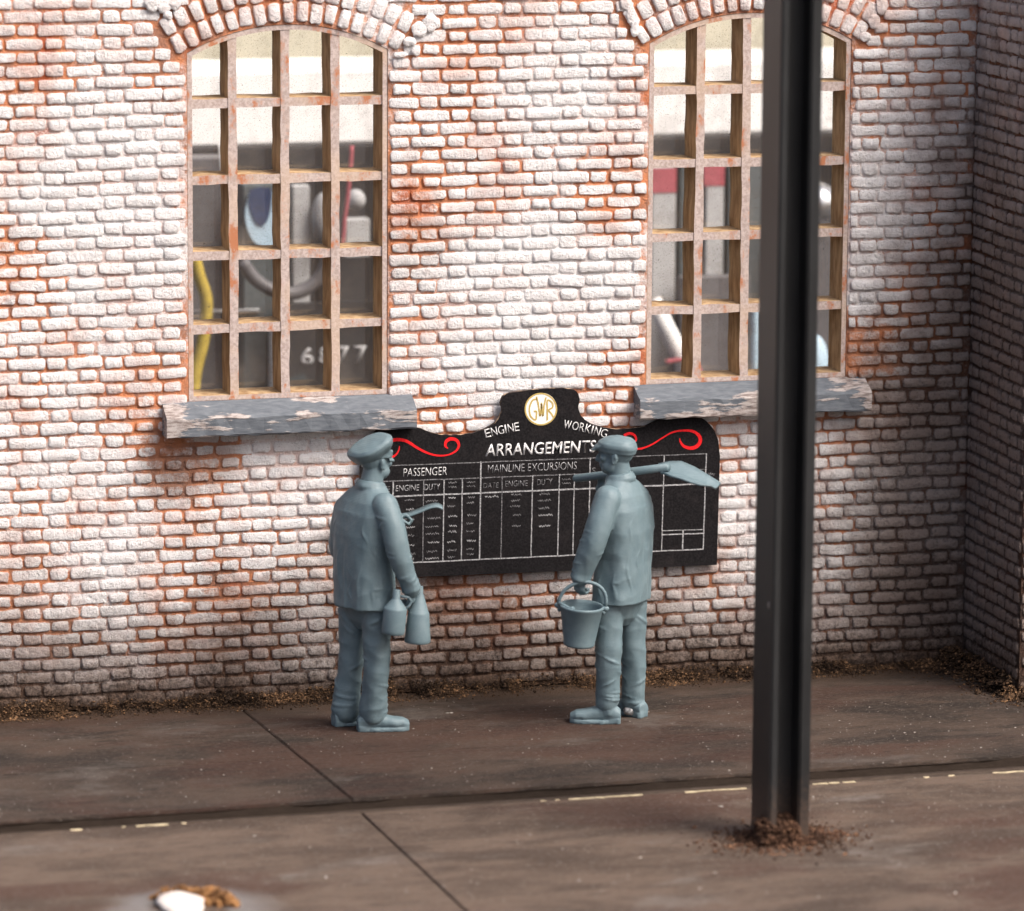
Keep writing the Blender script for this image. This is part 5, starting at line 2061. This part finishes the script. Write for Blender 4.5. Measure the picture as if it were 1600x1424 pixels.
for i, (px, py, rx, rz, lb) in enumerate(((506, 340, 0.085, 0.17, 'white rounded jar behind the third column of panes'), (556, 312, 0.065, 0.07, 'small white ball above a white carton in the left window'))):
    c = ip(px, py, YI + 0.1)
    bm = bmesh.new()
    ellipsoid(bm, (0, 0, 0), (rx, 0.08, rz), seg=20)
    tag(mesh_obj('jar' if i == 0 else 'ball', bm, M['pale_grey'], None, True, c), lb, 'jar' if i == 0 else 'ball')
card('carton', 'pale slanting carton behind the third column of panes', 'carton', 458, 290, 484, 640, M['pale_grey'], YI + 0.15, 0.1)
card('carton', 'low white carton below the small ball in the left window', 'carton', 540, 342, 578, 640, M['pale_grey'], YI + 0.25, 0.1, [(530, 400, 600, 640, M['cab_dark'])])
# number plate behind the lower panes
np_a, np_b = ip(440, 600, YI - 0.25), ip(612, 470, YI - 0.25)
plate = empty('number_plate', ((np_a.x + np_b.x) / 2, YI - 0.25, bz - 0.03))
tag(plate, 'dark cab side with white number 6877 behind the bottom panes', 'number plate')
bm = bmesh.new()
PO = Vector(plate.location)
box(bm, np_a.x - PO.x, np_b.x - PO.x, 0.0, 0.06, 0.0, np_b.z - PO.z)
mesh_obj('panel', bm, M['cab_dark'], plate)
for i, ch in enumerate('6877'):
    x = 470 + i * 27.5
    lettering(ch, (x, 571 - i * 0.9), (x + 20, 570.4 - i * 0.9), 28, M['pale_grey'], plate, plane=YI - 0.25, origin=PO, name='numeral', thick=0.02, raise_=0.004)

# right window
card('carton', 'pale grey carton with dusky red top band at the left of the right window', 'carton', 1015, 262, 1057, 640, M['pale_grey'], YI, 0.2, [(1015, 262, 1057, 302, M['pink_red'])])
card('carton', 'slate upright carton between the two red banded cartons', 'carton', 1058, 256, 1098, 640, M['slate'], YI + 0.03, 0.2)
card('carton', 'grey carton with slanting red top band in the second column of the right window', 'carton', 1099, 258, 1132, 640, M['pale_grey'], YI, 0.2, [(1099, 258, 1132, 291, M['pink_red'])])
card('carton', 'dark slate carton beside the steel column in the right window', 'carton', 1133, 250, 1200, 640, M['slate'], YI + 0.03, 0.2)
card('carton', 'mid grey carton standing low in front of the red banded ones', 'carton', 1062, 430, 1172, 640, M['grey_metal'], YI - 0.22, 0.1)
bm = bmesh.new()
tube(bm, [ip(1022, 470, YI - 0.3), ip(1045, 520, YI - 0.3), ip(1068, 566, YI - 0.3), ip(1070, 640, YI - 0.3)], [0.05, 0.062, 0.066, 0.06], 16)
tag(mesh_obj('sleeve', bm, M['white_gloss'], None, True), 'white slanting cloth sleeve low in the right window', 'sleeve')
bent('hose', 'dusky pink hose lying at the foot of the white sleeve', 'hose', [(1040, 566), (1060, 563), (1085, 566), (1100, 600), (1100, 645)], 0.016, M['pink_red'], YI - 0.4)
bent('pipe', 'pale blue upright pipe just left of the steel column', 'pipe', [(1180, 470), (1180, 540), (1180, 650)], 0.03, M['pale_blue'], YI - 0.3)
bm = bmesh.new()
lc = ip(1277, 318, YI - 0.2)
bmesh.ops.create_uvsphere(bm, u_segments=24, v_segments=14, radius=0.145)
tag(mesh_obj('steel_ball', bm, M['steel'], None, True, lc), 'shiny steel ball right of the column in the right window', 'ball')
card('carton', 'grey carton under the steel ball', 'carton', 1235, 356, 1320, 640, M['grey_metal'], YI - 0.25, 0.25)
bm = bmesh.new()
ellipsoid(bm, (0, 0, 0), (0.10, 0.08, 0.19), seg=20)
tag(mesh_obj('bag', bm, M['pale_blue'], None, True, ip(1272, 566, YI - 0.42)), 'pale blue bag low down right of the column', 'bag')
